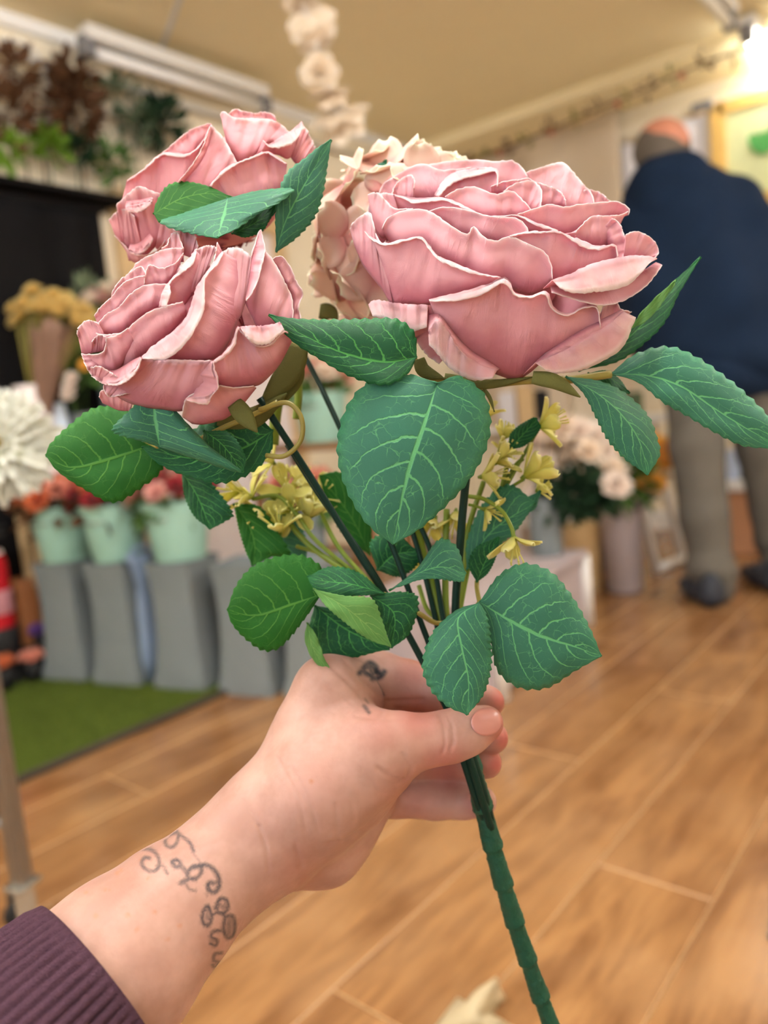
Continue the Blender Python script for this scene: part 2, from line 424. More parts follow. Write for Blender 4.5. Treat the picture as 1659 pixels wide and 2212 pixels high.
# ------------------------------------------------------------------ the bouquet
BQ = thing('flower_bouquet', at(1190, 2212, 0.372), 'bouquet of dusty pink fabric roses with green leaves held in the hand', 'bouquet')
M_pink = petal_mat('rose_pink_fabric', srgb(200, 120, 136), srgb(238, 180, 189), srgb(252, 226, 226))  # dyed petal base, deepened in colour to paint more shade into the crevices
M_pink2 = petal_mat('rose_pink_fabric_warm', srgb(208, 122, 134), srgb(243, 178, 186), srgb(252, 220, 220))
M_hyd = petal_mat('hydrangea_cream_fabric', srgb(214, 140, 136), srgb(236, 206, 190), srgb(246, 244, 220), weave=False, tr=0.35)
M_leaf = leaf_mat('leaf_top', srgb(60, 128, 104), srgb(84, 168, 112), srgb(118, 204, 136))
M_leafd = leaf_mat('leaf_top_dark', srgb(24, 98, 58), srgb(50, 142, 76), srgb(98, 190, 96))
M_under = leaf_mat('leaf_underside', srgb(40, 122, 34), srgb(70, 150, 60), srgb(104, 172, 70), netw=0.5, tr=0.45, rough=0.55, relief=-1.0)
M_pale = leaf_mat('leaf_underside_pale', srgb(120, 180, 96), srgb(140, 196, 112), srgb(160, 208, 120), netw=0.4, tr=0.4, rough=0.6)
M_sepal = mat('sepal_olive_fabric', srgb(112, 114, 62), 0.7, 0.2, 0.12, 60, 0.3, 1500, trans=0.2)
M_wire = mat('stem_dark_green_plastic', srgb(8, 44, 34), 0.5, 0.2, 0.12, 40)
M_wrap = mat('stem_tape_green', srgb(14, 74, 54), 0.55, 0.35, 0.2, 60, 0.5, 300)
M_lime = mat('lime_plastic_stem', srgb(128, 150, 42), 0.4, 0.5, 0.15, 50, trans=0.2)
M_tan = mat('tan_plastic_twig', srgb(150, 140, 66), 0.45, 0.5, 0.1, 50)
M_yel = petal_mat('yellow_plastic_petal', srgb(186, 190, 60), srgb(232, 228, 136), srgb(246, 242, 186), weave=False, tr=0.35)

def solid(o, th=0.0004, moff=0):
    s = o.modifiers.new('thickness', 'SOLIDIFY'); s.thickness = th; s.offset = -1
    s.material_offset = moff; s.use_rim = True
    return o

def rose(cen, rx, ry, Rz, d0, conv, petals, label, m, step=13.0, seed=1, axis=(0, -1, 0.35), far=0.86, cup=190, corer=0.52):
    rg = np.random.default_rng(seed)
    ox, oy, sc = conv
    dome = lambda P: Rz * np.maximum(-0.35, 1 - ((P[:, 0] - cen[0]) / rx) ** 2 - ((P[:, 1] - cen[1]) / ry) ** 2)
    W = lambda P: atv(np.c_[P[:, 0], P[:, 1], d0 - P[:, 2] * d0 / FPX])
    # core bud: spiral cup that holds the petals
    c3 = at(cen[0], cen[1], d0)
    pxm = d0 / FPX
    ax = RGT * axis[0] - UPV * axis[1] - FWD * axis[2]; ax /= np.linalg.norm(ax)
    e1 = np.cross(ax, FWD); e1 /= np.linalg.norm(e1); e2 = np.cross(ax, e1)
    R = corer * min(rx, ry) * pxm
    bm = bmesh.new(); bmesh.ops.create_icosphere(bm, subdivisions=3, radius=1.0)
    V = np.array([v.co[:] for v in bm.verts]); F = [[v.index for v in f.verts] for f in bm.faces]; bm.free()
    core = c3 + FWD * R * 0.55 + (V[:, 0:1] * e1 + V[:, 1:2] * e2 + V[:, 2:3] * ax * 0.8) * R
    uv = np.c_[np.zeros(len(V)), np.full(len(V), 0.05)]
    head = mesh_obj('rose_head', core, F, m, BQ, uv={'UVMap': uv, 'Metric': uv})
    head['label'] = label
    # the petals that the photo shows, outermost first
    z = 0.0
    for p in petals:
        n = p.get('n', 36)
        cv = lambda L: np.c_[np.array([[ox + q[0] * sc, oy + q[1] * sc] for q in L]), np.array([[q[2] if len(q) > 2 else 0.0] for q in L])]
        rim = spline(cv(p['r']), n); base = spline(cv(p['b']), n)
        zo = p.get('z', z); z = zo - step
        ds = np.linspace(0, 1, n)
        ph = rg.random(4) * 6.28
        ruf = 3.5 * np.sin(ds * 14 + ph[0]) + 2.5 * np.sin(ds * 29 + ph[1]) + 1.2 * np.sin(ds * 57 + ph[3])
        zr = dome(rim) + zo + rim[:, 2] + ruf + p.get('fl', 10)
        zb = dome(base) + zo + base[:, 2] - p.get('dp', 34) - 8
        rim = np.c_[rim[:, :2], zr]; base = np.c_[base[:, :2], zb]
        jag = rg.normal(0, 0.6, (n, 2)); rim[1:-1, :2] += jag[1:-1]
        rows = []; vs = []
        nt = 13
        bu = p.get('bu', 16)
        top = 0.86 if 'l' in p else 1.0
        for i in range(nt):
            t = i / (nt - 1)
            q = base * (1 - t) + rim * t
            side = 0.4 + 0.6 * np.sin(math.pi * np.clip(ds, .02, .98))
            q[:, 2] += bu * 0.62 * math.sin(math.pi * min(1.0, t / 0.86) ** 0.75) * side
            q[:, 2] += p.get('fl2', 9) * max(0.0, (t - 0.66) / 0.34) ** 2 * (0.7 + 0.3 * np.sin(ds * 11 + ph[1]))
            # radial tucks gathered towards the base of the petal
            q[:, 2] += (1 - t) * t * 3.0 * 1.6 * np.sin(ds * 26 + ph[2] + 2 * np.sin(ds * 9 + ph[3]))
            rows.append(q); vs.append(t * top)
        if 'l' in p:
            lip = spline(cv(p['l']), n)
            zl = dome(lip) + zo + lip[:, 2] + p.get('lz', 20) + ruf * 0.5
            lip = np.c_[lip[:, :2], zl]; lip[1:-1, :2] += rg.normal(0, 0.7, (n - 2, 2))
            for i in range(1, 6):
                t = i / 5
                q = rim * (1 - t) + lip * t
                q[:, 2] += 4 * math.sin(math.pi * t)
                rows.append(q); vs.append(top + (1 - top) * t)
        G = np.stack(rows)                      # rows x n x 3
        nr = len(rows)
        Wd = W(G.reshape(-1, 3)).reshape(nr, n, 3)
        U = np.tile(ds, (nr, 1)); Vv = np.tile(np.array(vs)[:, None], (1, n))
        mx = np.cumsum(np.r_[np.zeros((1, n)), np.linalg.norm(np.diff(Wd, axis=0), axis=2)], 0)
        my = np.cumsum(np.c_[np.zeros((nr, 1)), np.linalg.norm(np.diff(Wd, axis=1), axis=2)], 1)
        my = np.tile(my.mean(0), (nr, 1))
        o = mesh_obj('petal', Wd.reshape(-1, 3), grid_faces(nr, n), m, head,
                     uv={'UVMap': np.c_[U.ravel(), Vv.ravel()], 'Metric': np.c_[my.ravel(), mx.ravel()]})
        solid(o, 0.00035)
    # deep cup of fabric behind the visible petals
    ng, na = 9, 40; rows = []
    for i in range(ng):
        rr = 0.05 + 0.55 * i / (ng - 1); a = np.linspace(0, 2 * math.pi, na)
        q = np.c_[cen[0] + rx * rr * np.cos(a), cen[1] + ry * rr * np.sin(a), np.zeros(na)]
        q[:, 2] = dome(q) * 0.95 - cup - 50 * rr; rows.append(q)
    G = np.stack(rows); Wd = W(G.reshape(-1, 3)); U, Vv = np.meshgrid(np.linspace(0, 1, na), np.linspace(0.1, 0.5, ng)); uv = np.c_[U.ravel(), Vv.ravel()]
    o = mesh_obj('petal', Wd, grid_faces(ng, na), m, head, uv={'UVMap': uv, 'Metric': uv * 0.08}); solid(o, 0.00035)
    # petals round the far side of the flower, out of sight from the front
    for ring, (rr, hh, cnt) in enumerate(((0.98, 0.25, 4), (0.8, 0.45, 3))):
        for j in range(cnt):
            an = math.pi * (0.12 + 0.76 * (j + 0.5) / cnt)
            away = FWD - ax * (FWD @ ax); away /= np.linalg.norm(away); sd = np.cross(ax, away)
            dirv = sd * math.cos(an) + away * math.sin(an)
            tng = -sd * math.sin(an) + away * math.cos(an)
            n, nt = 18, 10; rows = []
            for i in range(nt):
                t = i / (nt - 1)
                s = np.linspace(-1, 1, n)[:, None]
                w = rx * pxm * 0.62 * math.sin(math.pi * (0.18 + 0.5 * t)) 
                r_ = rx * pxm * rr * (0.25 + 0.72 * math.sin(t * 1.5)) * (1 - 0.16 * s ** 2)
                hgt = ry * pxm * (-0.75 + (1.05 + hh) * t * (1 - 0.12 * s ** 2))
                rows.append(c3 + FWD * rx * pxm * 0.12 + (dirv * r_ * 0.85 + tng * w * s + ax * hgt * 0.8) * far)
            Wd = np.stack(rows)
            U, Vv = np.meshgrid(np.linspace(0, 1, n), np.linspace(0, 1, nt))
            uv = np.c_[U.ravel(), Vv.ravel()]
            o = mesh_obj('petal', Wd.reshape(-1, 3), grid_faces(nt, n), m, head, uv={'UVMap': uv, 'Metric': uv * 0.05}); solid(o, 0.00035)
    return head

K1 = (740, 290, 0.434)
main = [
 # lower curled edge, left and right, then the big front petal
 dict(r=[(430, 985), (470, 930), (520, 985), (590, 1085), (680, 1150), (765, 1180)], b=[(430, 900), (480, 900), (560, 1000), (640, 1080), (720, 1130), (780, 1170)],
      l=[(430, 1050), (455, 1075), (520, 1150), (600, 1205), (660, 1225), (745, 1215)], z=26, dp=10, lz=34),
 dict(r=[(960, 1140), (1050, 1105), (1130, 1070), (1240, 1010), (1330, 950), (1400, 885)], b=[(900, 1200), (1000, 1100), (1100, 1030), (1200, 970), (1300, 920), (1390, 875)],
      l=[(985, 1155), (1040, 1188), (1150, 1182), (1270, 1140), (1390, 1060), (1458, 912)], z=22, dp=10, lz=34),
 dict(r=[(430, 825), (560, 795), (700, 755), (800, 712), (838, 738), (855, 785), (930, 808), (1012, 785), (1050, 860), (1115, 895), (1200, 855), (1265, 858), (1282, 960)],
      b=[(470, 930), (560, 1070), (680, 1160), (790, 1205), (860, 1225), (930, 1190), (1000, 1130), (1100, 1075), (1200, 1015), (1282, 965)],
      l=[(432, 832), (570, 830), (700, 798), (795, 742), (828, 765), (850, 800), (930, 818), (1005, 800), (1040, 872), (1115, 905), (1200, 868), (1262, 866), (1280, 965)], z=0, dp=0, bu=34, n=60, lz=26),
 dict(r=[(280, 925), (330, 975), (372, 1040), (420, 1100), (480, 1145)], b=[(430, 860), (450, 900), (480, 950), (520, 1000), (560, 1060)], z=-8, dp=4, bu=8),
 dict(r=[(1275, 900), (1310, 850), (1360, 835), (1385, 870), (1440, 885)], b=[(1240, 990), (1290, 985), (1330, 970), (1360, 945), (1400, 915)], z=-12, dp=4, bu=8),
 # small curled petal at the left
 dict(r=[(130, 850), (160, 828), (290, 846), (425, 852)], b=[(220, 880), (280, 890), (350, 900), (430, 880)], l=[(150, 905), (230, 925), (320, 985), (420, 960)], z=6, dp=14, lz=30),
 # right: petal below the big curl
 dict(r=[(1040, 790), (1180, 832), (1290, 855), (1400, 830), (1520, 750), (1592, 652)], b=[(1030, 740), (1150, 750), (1280, 740), (1400, 720), (1480, 690), (1560, 640)], z=8, dp=26, bu=6),
 dict(r=[(1045, 728), (1150, 690), (1250, 645), (1400, 612), (1500, 606), (1565, 622)], b=[(1000, 770), (1120, 740), (1250, 700), (1380, 660), (1460, 640), (1540, 630)],
      l=[(1082, 768), (1150, 792), (1210, 790), (1330, 778), (1430, 745), (1530, 640)], z=14, dp=20, lz=36),
 # left tall petals
 dict(r=[(35, 470), (60, 430), (130, 388), (150, 440), (165, 500), (190, 540)], b=[(60, 560), (100, 650), (160, 730), (200, 780), (230, 830), (250, 848)], z=-12, dp=6, bu=20),
 dict(r=[(108, 482), (150, 520), (212, 545), (300, 525), (390, 508), (430, 545), (470, 600), (560, 645), (680, 690), (782, 712)],
      b=[(180, 560), (200, 700), (250, 848), (330, 850), (430, 850), (480, 830), (560, 810), (640, 790), (720, 760), (800, 725)],
      l=[(112, 490), (150, 530), (212, 556), (300, 536), (385, 522), (420, 560), (470, 622), (560, 665), (680, 702), (782, 716)], z=-8, dp=18, bu=26, n=50, lz=22),
 dict(r=[(1412, 500), (1440, 486), (1485, 486), (1560, 542), (1572, 590), (1530, 632)], b=[(1400, 620), (1420, 620), (1440, 620), (1470, 620), (1500, 625), (1525, 635)], z=-4, dp=10, bu=10),
 # the wide middle petal
 dict(r=[(198, 470), (225, 420), (285, 383), (400, 373), (460, 400), (545, 460), (612, 500), (635, 490), (650, 458), (680, 490), (720, 522), (770, 530), (830, 508), (920, 545), (1002, 585), (1035, 650), (1042, 720)],
      b=[(205, 500), (260, 560), (330, 570), (400, 560), (470, 620), (560, 670), (640, 720), (720, 750), (800, 740), (860, 780), (930, 800), (1000, 780), (1040, 725)], z=-30, dp=26, bu=36, n=60),
 # right-hand middle petal with pale rim
 dict(r=[(830, 508), (900, 490), (1000, 482), (1080, 484), (1200, 535), (1270, 560), (1358, 548), (1370, 615)], b=[(860, 560), (960, 620), (1040, 740), (1120, 740), (1200, 710), (1280, 680), (1340, 650), (1370, 622)],
      l=[(835, 512), (900, 497), (1000, 492), (1080, 494), (1190, 560), (1270, 578), (1350, 560), (1368, 617)], z=-36, dp=24, bu=30, n=44),
 dict(r=[(1340, 420), (1375, 440), (1400, 500), (1425, 560), (1400, 610), (1372, 622)], b=[(1280, 480), (1300, 520), (1320, 560), (1330, 600), (1345, 620), (1360, 625)], z=-40, dp=30, bu=24),
 # second row
 dict(r=[(430, 385), (480, 370), (540, 364), (640, 385), (740, 410), (860, 418), (905, 450), (922, 486), (820, 515)], b=[(470, 430), (520, 470), (580, 510), (650, 520), (720, 550), (780, 560), (840, 560), (880, 540), (830, 525)], z=-52, dp=34, bu=22),
 dict(r=[(1160, 492), (1205, 440), (1250, 408), (1340, 405), (1400, 400), (1422, 385)], b=[(1080, 500), (1160, 540), (1240, 560), (1310, 560), (1350, 520), (1400, 410)], z=-54, dp=20, bu=22),
 dict(r=[(870, 402), (950, 375), (1030, 348), (1100, 362), (1180, 350), (1280, 340), (1350, 336), (1390, 345), (1424, 375), (1420, 402)], b=[(880, 440), (960, 470), (1060, 500), (1130, 510), (1200, 480), (1260, 440), (1330, 420), (1380, 415), (1400, 410), (1415, 405)], z=-64, dp=34, bu=16, n=44),
 dict(r=[(250, 300), (300, 305), (350, 318), (430, 316), (510, 320), (620, 365), (700, 405), (790, 408), (870, 402), (960, 440), (1072, 482)], b=[(260, 380), (330, 400), (400, 410), (470, 430), (560, 470), (640, 470), (720, 480), (800, 500), (880, 500), (980, 510), (1060, 500)],
      l=[(262, 306), (300, 320), (350, 345), (430, 338), (510, 332), (615, 375), (700, 412), (790, 412), (865, 408), (955, 452), (1065, 488)], z=-70, dp=34, bu=18, n=50),
 # left side, upper
 dict(r=[(125, 300), (140, 292), (180, 292), (215, 330), (260, 370), (350, 372)], b=[(140, 400), (160, 470), (200, 520), (230, 490), (290, 440), (360, 420)], z=-44, dp=10, bu=18),
 # inner cups
 dict(r=[(510, 312), (560, 282), (610, 263), (660, 260), (720, 285), (770, 300), (840, 280), (890, 325), (942, 382)], b=[(560, 380), (610, 400), (670, 420), (720, 430), (780, 430), (830, 425), (870, 420), (900, 410), (945, 395)], z=-92, dp=20, bu=20),
 dict(r=[(800, 285), (860, 245), (940, 232), (985, 262), (990, 300), (985, 380)], b=[(860, 330), (890, 360), (910, 380), (930, 390), (950, 395), (970, 395)], z=-104, dp=20, bu=14),
 dict(r=[(740, 262), (800, 238), (870, 228), (920, 220), (950, 235)], b=[(740, 300), (800, 300), (850, 300), (900, 300), (950, 300)], z=-116, dp=20, bu=10),
 dict(r=[(945, 232), (1000, 250), (1060, 270), (1100, 310), (1112, 355)], b=[(960, 380), (1000, 380), (1040, 380), (1070, 370), (1105, 365)], z=-112, dp=26, bu=20),
 dict(r=[(455, 308), (490, 250), (540, 200), (600, 180), (700, 168), (760, 172), (775, 190), (772, 262)], b=[(470, 340), (530, 330), (580, 330), (640, 330), (690, 330), (730, 320), (760, 310), (772, 290)], z=-122, dp=26, bu=20,
      l=[(480, 312), (520, 270), (560, 240), (620, 220), (700, 200), (750, 186), (768, 200), (770, 262)]),
 dict(r=[(245, 302), (265, 250), (300, 215), (335, 202), (355, 225), (350, 270)], b=[(260, 340), (290, 340), (310, 340), (330, 335), (345, 330), (360, 320)], z=-118, dp=16, bu=12),
 dict(r=[(180, 300), (200, 250), (255, 210), (390, 145), (480, 175), (560, 172), (640, 165)], b=[(240, 330), (300, 330), (360, 330), (430, 330), (500, 320), (560, 310), (620, 300)], z=-140, dp=30, bu=20),
 dict(r=[(390, 160), (440, 148), (560, 130), (700, 126), (760, 135), (840, 130), (890, 165), (922, 215)], b=[(420, 300), (500, 300), (580, 300), (660, 290), (740, 290), (800, 280), (860, 280), (900, 270)], z=-156, dp=30, bu=12),
 dict(r=[(915, 190), (980, 165), (1040, 148), (1092, 138), (1130, 165), (1160, 200), (1200, 250), (1240, 300), (1255, 360)], b=[(930, 290), (990, 330), (1050, 370), (1100, 390), (1140, 400), (1170, 400), (1200, 400), (1230, 390), (1250, 380)], z=-150, dp=24, bu=26),
 dict(r=[(1190, 285), (1230, 275), (1290, 295), (1330, 335), (1350, 345)], b=[(1180, 400), (1220, 400), (1260, 400), (1300, 400), (1340, 390)], z=-160, dp=20, bu=12),
 dict(r=[(120, 420), (140, 330), (200, 290), (250, 300)], b=[(160, 560), (210, 540), (260, 500), (300, 460)], z=-70, dp=20, bu=12),
]
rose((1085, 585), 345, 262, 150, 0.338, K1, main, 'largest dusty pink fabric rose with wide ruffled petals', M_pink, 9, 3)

K2 = (150, 480, 0.3315)
low = [
 dict(r=[(215, 1052), (260, 1050), (320, 1040), (400, 985), (440, 940), (468, 885)], b=[(240, 960), (280, 970), (320, 960), (370, 930), (420, 900), (465, 880)], l=[(240, 1062), (280, 1066), (330, 1062), (400, 1020), (445, 965), (470, 892)], z=14, dp=24, lz=26),
 dict(r=[(465, 892), (540, 896), (640, 906), (740, 915), (850, 912), (935, 905)], b=[(230, 1065), (330, 1150), (450, 1200), (600, 1220), (740, 1230), (880, 1150)], z=-4, dp=10, bu=26, l=[(468, 894), (540, 890), (640, 892), (740, 894), (850, 898), (936, 903)], lz=6),
 dict(r=[(935, 905), (930, 960), (945, 1010), (965, 1060), (940, 1110), (905, 1130), (760, 1148)], b=[(820, 930), (780, 1000), (770, 1050), (780, 1080), (780, 1100), (770, 1120), (750, 1150)], l=[(938, 915), (955, 970), (968, 1020), (962, 1090), (925, 1130), (900, 1188), (770, 1165)], z=10, dp=30, lz=22, bu=10),
 # right lower petal and its folded top
 dict(r=[(1110, 684), (1180, 680), (1280, 676), (1340, 664), (1378, 656)], b=[(1120, 760), (1180, 800), (1250, 810), (1320, 780), (1390, 730)], l=[(1130, 715), (1160, 760), (1220, 796), (1290, 795), (1402, 705)], z=12, dp=12, lz=30),
 dict(r=[(935, 912), (1000, 860), (1060, 780), (1092, 678), (1130, 720), (1220, 800), (1300, 800), (1400, 712), (1455, 740)], b=[(960, 1060), (1000, 1080), (1060, 1090), (1120, 1085), (1180, 1075), (1240, 1060), (1300, 1010), (1370, 930), (1450, 780)],
      l=[(945, 915), (1010, 880), (1078, 800), (1100, 700), (1130, 725), (1220, 803), (1300, 803), (1400, 716), (1455, 744)], z=0, dp=12, bu=34, n=50, lz=18),
 dict(r=[(735, 1270), (745, 1200), (760, 1150), (830, 1110), (960, 1068), (1080, 1080), (1200, 1070)], b=[(800, 1315), (850, 1320), (900, 1315), (960, 1300), (1020, 1280), (1120, 1200), (1220, 1080)], z=-16, dp=10, bu=16),
 # the big central petal with a broad satin fold
 dict(r=[(468, 890), (560, 800), (660, 730), (750, 640), (800, 530), (830, 430), (880, 350), (950, 250), (1000, 190)], b=[(640, 892), (760, 900), (880, 900), (960, 880), (1030, 800), (1080, 690), (1120, 560), (1140, 400), (1120, 260)],
      l=[(480, 892), (640, 888), (760, 790), (830, 680), (878, 560), (882, 400), (900, 345), (960, 285), (1004, 205)], z=-18, dp=22, bu=30, n=54, lz=30),
 dict(r=[(960, 130), (950, 200), (930, 280), (900, 330)], b=[(990, 190), (980, 220), (960, 270), (910, 340)], z=-20, dp=8, bu=4),
 # right hand petals
 dict(r=[(1190, 210), (1245, 50), (1270, 170), (1330, 250), (1400, 380), (1450, 500), (1452, 660)], b=[(1145, 520), (1160, 560), (1190, 620), (1220, 680), (1280, 700), (1350, 700), (1440, 690)], z=-26, dp=10, bu=26, n=40),
 dict(r=[(1245, 48), (1265, 130), (1275, 185), (1245, 300), (1215, 410), (1150, 512)], b=[(1238, 60), (1215, 120), (1190, 210), (1180, 300), (1165, 400), (1145, 505)], z=-8, dp=0, bu=6),
 dict(r=[(1318, 245), (1350, 225), (1385, 224), (1440, 300), (1480, 390), (1520, 462), (1490, 550), (1512, 640)], b=[(1330, 260), (1360, 320), (1390, 380), (1420, 430), (1450, 490), (1455, 560), (1452, 620), (1450, 665)], z=-44, dp=6, bu=14),
 dict(r=[(1000, 195), (1050, 165), (1110, 170), (1160, 200), (1195, 240)], b=[(880, 560), (960, 640), (1030, 660), (1100, 640), (1150, 520)], z=-34, dp=6, bu=36),
 # inner left rows
 dict(r=[(170, 722), (210, 735), (330, 722), (400, 680), (440, 640), (530, 580), (640, 545), (740, 520)], b=[(240, 860), (330, 960), (400, 960), (460, 890), (540, 830), (620, 760), (700, 680), (770, 600)], z=-30, dp=18, bu=34, n=44),
 dict(r=[(585, 552), (610, 460), (640, 400), (720, 300), (790, 230), (822, 178)], b=[(640, 560), (700, 560), (750, 540), (800, 470), (840, 380), (900, 270)], l=[(632, 552), (660, 470), (662, 390), (740, 330), (810, 265), (828, 190)], z=-40, dp=20, bu=16, lz=22),
 dict(r=[(822, 180), (880, 155), (940, 152), (958, 170)], b=[(680, 480), (760, 500), (820, 460), (880, 360)], z=-50, dp=14, bu=24),
 dict(r=[(175, 720), (190, 660), (240, 600), (330, 545), (420, 450), (480, 415), (540, 400), (640, 408)], b=[(190, 740), (260, 745), (340, 720), (410, 670), (460, 620), (520, 580), (560, 560), (600, 550)], z=-48, dp=10, bu=26, n=40),
 dict(r=[(75, 860), (130, 865), (215, 850), (240, 800), (245, 755), (320, 735), (380, 692)], b=[(90, 880), (150, 960), (230, 1000), (290, 1000), (330, 960), (380, 880), (430, 800)], z=-12, dp=20, bu=26, n=40),
 dict(r=[(78, 862), (100, 930), (150, 1010), (215, 1055)], b=[(140, 870), (180, 910), (230, 950), (290, 990)], z=-6, dp=4, bu=8),
 dict(r=[(140, 950), (190, 940), (250, 970), (310, 1010)], b=[(150, 1010), (180, 1030), (210, 1045), (240, 1050)], z=6, dp=0, bu=6),
 dict(r=[(55, 740), (60, 690), (90, 650), (125, 640), (170, 650), (190, 665)], b=[(80, 860), (120, 860), (160, 850), (200, 830), (230, 790), (240, 760)], z=-24, dp=6, bu=16),
 dict(r=[(150, 780), (180, 740), (220, 740), (245, 755)], b=[(140, 850), (170, 850), (200, 845), (225, 840)], z=-10, dp=10, bu=10),
 dict(r=[(165, 610), (200, 560), (280, 480), (350, 400), (430, 360), (490, 350)], b=[(190, 700), (250, 650), (330, 590), (400, 520), (440, 470), (500, 430)], z=-60, dp=10, bu=14),
 dict(r=[(275, 460), (330, 380), (420, 310), (470, 290), (490, 330)], b=[(260, 600), (330, 560), (400, 500), (450, 440), (490, 400)], z=-74, dp=8, bu=12),
 dict(r=[(390, 330), (440, 260), (520, 215), (600, 180), (650, 170), (740, 170)], b=[(430, 460), (500, 420), (560, 400), (610, 380), (650, 360), (720, 300)], z=-84, dp=12, bu=16),
 dict(r=[(490, 400), (500, 330), (520, 280), (600, 300), (700, 260), (745, 200)], b=[(500, 430), (540, 430), (580, 420), (610, 420), (640, 400), (700, 330)], z=-66, dp=12, bu=12),
 dict(r=[(600, 170), (640, 150), (660, 80), (700, 65), (720, 110), (740, 170)], b=[(600, 260), (640, 260), (670, 260), (700, 260), (720, 260), (745, 260)], z=-90, dp=8, bu=8),
 dict(r=[(715, 60), (770, 50), (820, 100), (835, 160)], b=[(720, 200), (760, 220), (790, 230), (825, 230)], z=-96, dp=8, bu=8),
 dict(r=[(220, 1062), (225, 1100), (260, 1138), (330, 1130), (370, 1120)], b=[(240, 1040), (290, 1040), (330, 1060), (370, 1080), (420, 1120)], z=-14, dp=0, bu=6),
 dict(r=[(195, 1140), (210, 1095), (290, 1110), (350, 1095), (410, 1160)], b=[(215, 1180), (260, 1200), (300, 1220), (340, 1230), (400, 1230)], z=-60, dp=0, bu=6),
]
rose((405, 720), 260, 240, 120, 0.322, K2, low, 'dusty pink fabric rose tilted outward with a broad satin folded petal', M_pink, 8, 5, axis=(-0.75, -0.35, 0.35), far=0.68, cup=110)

K3 = (220, 220, 0.3858)
back = [
 dict(r=[(600, 470), (640, 420), (700, 370), (780, 330), (830, 310), (920, 278), (980, 310), (1035, 345)], b=[(700, 620), (740, 640), (780, 650), (820, 660), (870, 660), (920, 640), (970, 600), (1020, 520)], l=[(612, 476), (650, 430), (710, 380), (785, 340), (835, 322), (918, 290), (975, 318), (1030, 352)], z=0, dp=10, bu=36, n=40),
 dict(r=[(600, 140), (575, 220), (530, 310), (480, 380), (425, 448)], b=[(612, 128), (600, 220), (560, 320), (500, 400), (440, 460)], z=8, dp=0, bu=10),
 dict(r=[(612, 128), (680, 200), (760, 340), (800, 360), (860, 320), (900, 280)], b=[(440, 460), (500, 520), (560, 540), (610, 520), (650, 480), (700, 420)], z=-14, dp=10, bu=30),
 dict(r=[(900, 215), (930, 240), (1000, 200), (1060, 165), (1120, 112)], b=[(860, 310), (920, 290), (990, 300), (1040, 320), (1090, 280)], l=[(905, 225), (945, 258), (1010, 255), (1080, 225), (1130, 150)], z=-8, dp=14, bu=14, lz=26),
 dict(r=[(1120, 112), (1150, 160), (1175, 210), (1195, 255)], b=[(1050, 300), (1070, 330), (1090, 350), (1120, 360)], z=-20, dp=4, bu=18),
 dict(r=[(665, 70), (675, 52), (740, 85), (850, 92), (950, 100), (1010, 130), (1050, 172)], b=[(690, 200), (720, 300), (760, 350), (820, 340), (880, 290), (900, 250), (930, 240)], z=-26, dp=6, bu=34, n=40),
 dict(r=[(140, 440), (240, 370), (340, 285), (400, 282), (490, 285), (560, 230), (610, 130)], b=[(100, 600), (200, 650), (310, 690), (400, 640), (450, 500), (510, 380), (600, 210)], z=-18, dp=8, bu=12, n=40, l=[(145, 446), (245, 378), (342, 300), (400, 308), (470, 310), (545, 255), (612, 140)], lz=20),
 dict(r=[(80, 580), (140, 520), (205, 475), (280, 500), (345, 520)], b=[(150, 890), (200, 890), (250, 860), (310, 800), (390, 700)], z=-10, dp=8, bu=8),
 dict(r=[(130, 592), (170, 585), (220, 575), (290, 545)], b=[(140, 560), (180, 555), (230, 550), (280, 535)], l=[(140, 612), (180, 622), (240, 605), (285, 560)], z=16, dp=0, lz=20),
 dict(r=[(40, 660), (80, 620), (130, 600), (180, 640)], b=[(70, 740), (120, 800), (170, 840), (230, 840)], z=-20, dp=4, bu=16),
 dict(r=[(150, 830), (200, 842), (240, 820), (285, 760)], b=[(160, 800), (190, 800), (230, 780), (270, 740)], l=[(165, 850), (210, 850), (250, 830), (288, 770)], z=10, dp=10, lz=18),
 dict(r=[(68, 748), (110, 790), (160, 840), (200, 860), (300, 840), (370, 760)], b=[(130, 820), (160, 880), (180, 900), (240, 900), (300, 890), (360, 860)], z=-24, dp=0, bu=10),
 dict(r=[(330, 660), (380, 700), (440, 730), (520, 700)], b=[(300, 820), (370, 860), (450, 860), (540, 820)], z=-16, dp=0, bu=20),
 dict(r=[(340, 290), (420, 215), (500, 155), (580, 125), (612, 122)], b=[(360, 340), (430, 330), (490, 310), (540, 260), (600, 190)], z=-44, dp=4, bu=10),
 dict(r=[(710, 70), (745, 40), (800, 55), (860, 62), (910, 58), (960, 75), (975, 100)], b=[(720, 140), (760, 150), (810, 150), (860, 150), (900, 150), (940, 150), (970, 150)], z=-46, dp=4, bu=8),
 dict(r=[(420, 450), (480, 480), (540, 520), (600, 500)], b=[(360, 660), (440, 720), (540, 720), (640, 660)], z=-22, dp=8, bu=24),
]
rose((465, 415), 245, 200, 110, 0.372, K3, back, 'dusty pink fabric rose half covered by leaves', M_pink2, 8, 9, axis=(-0.45, -0.6, -0.2), far=0.75, cup=70)

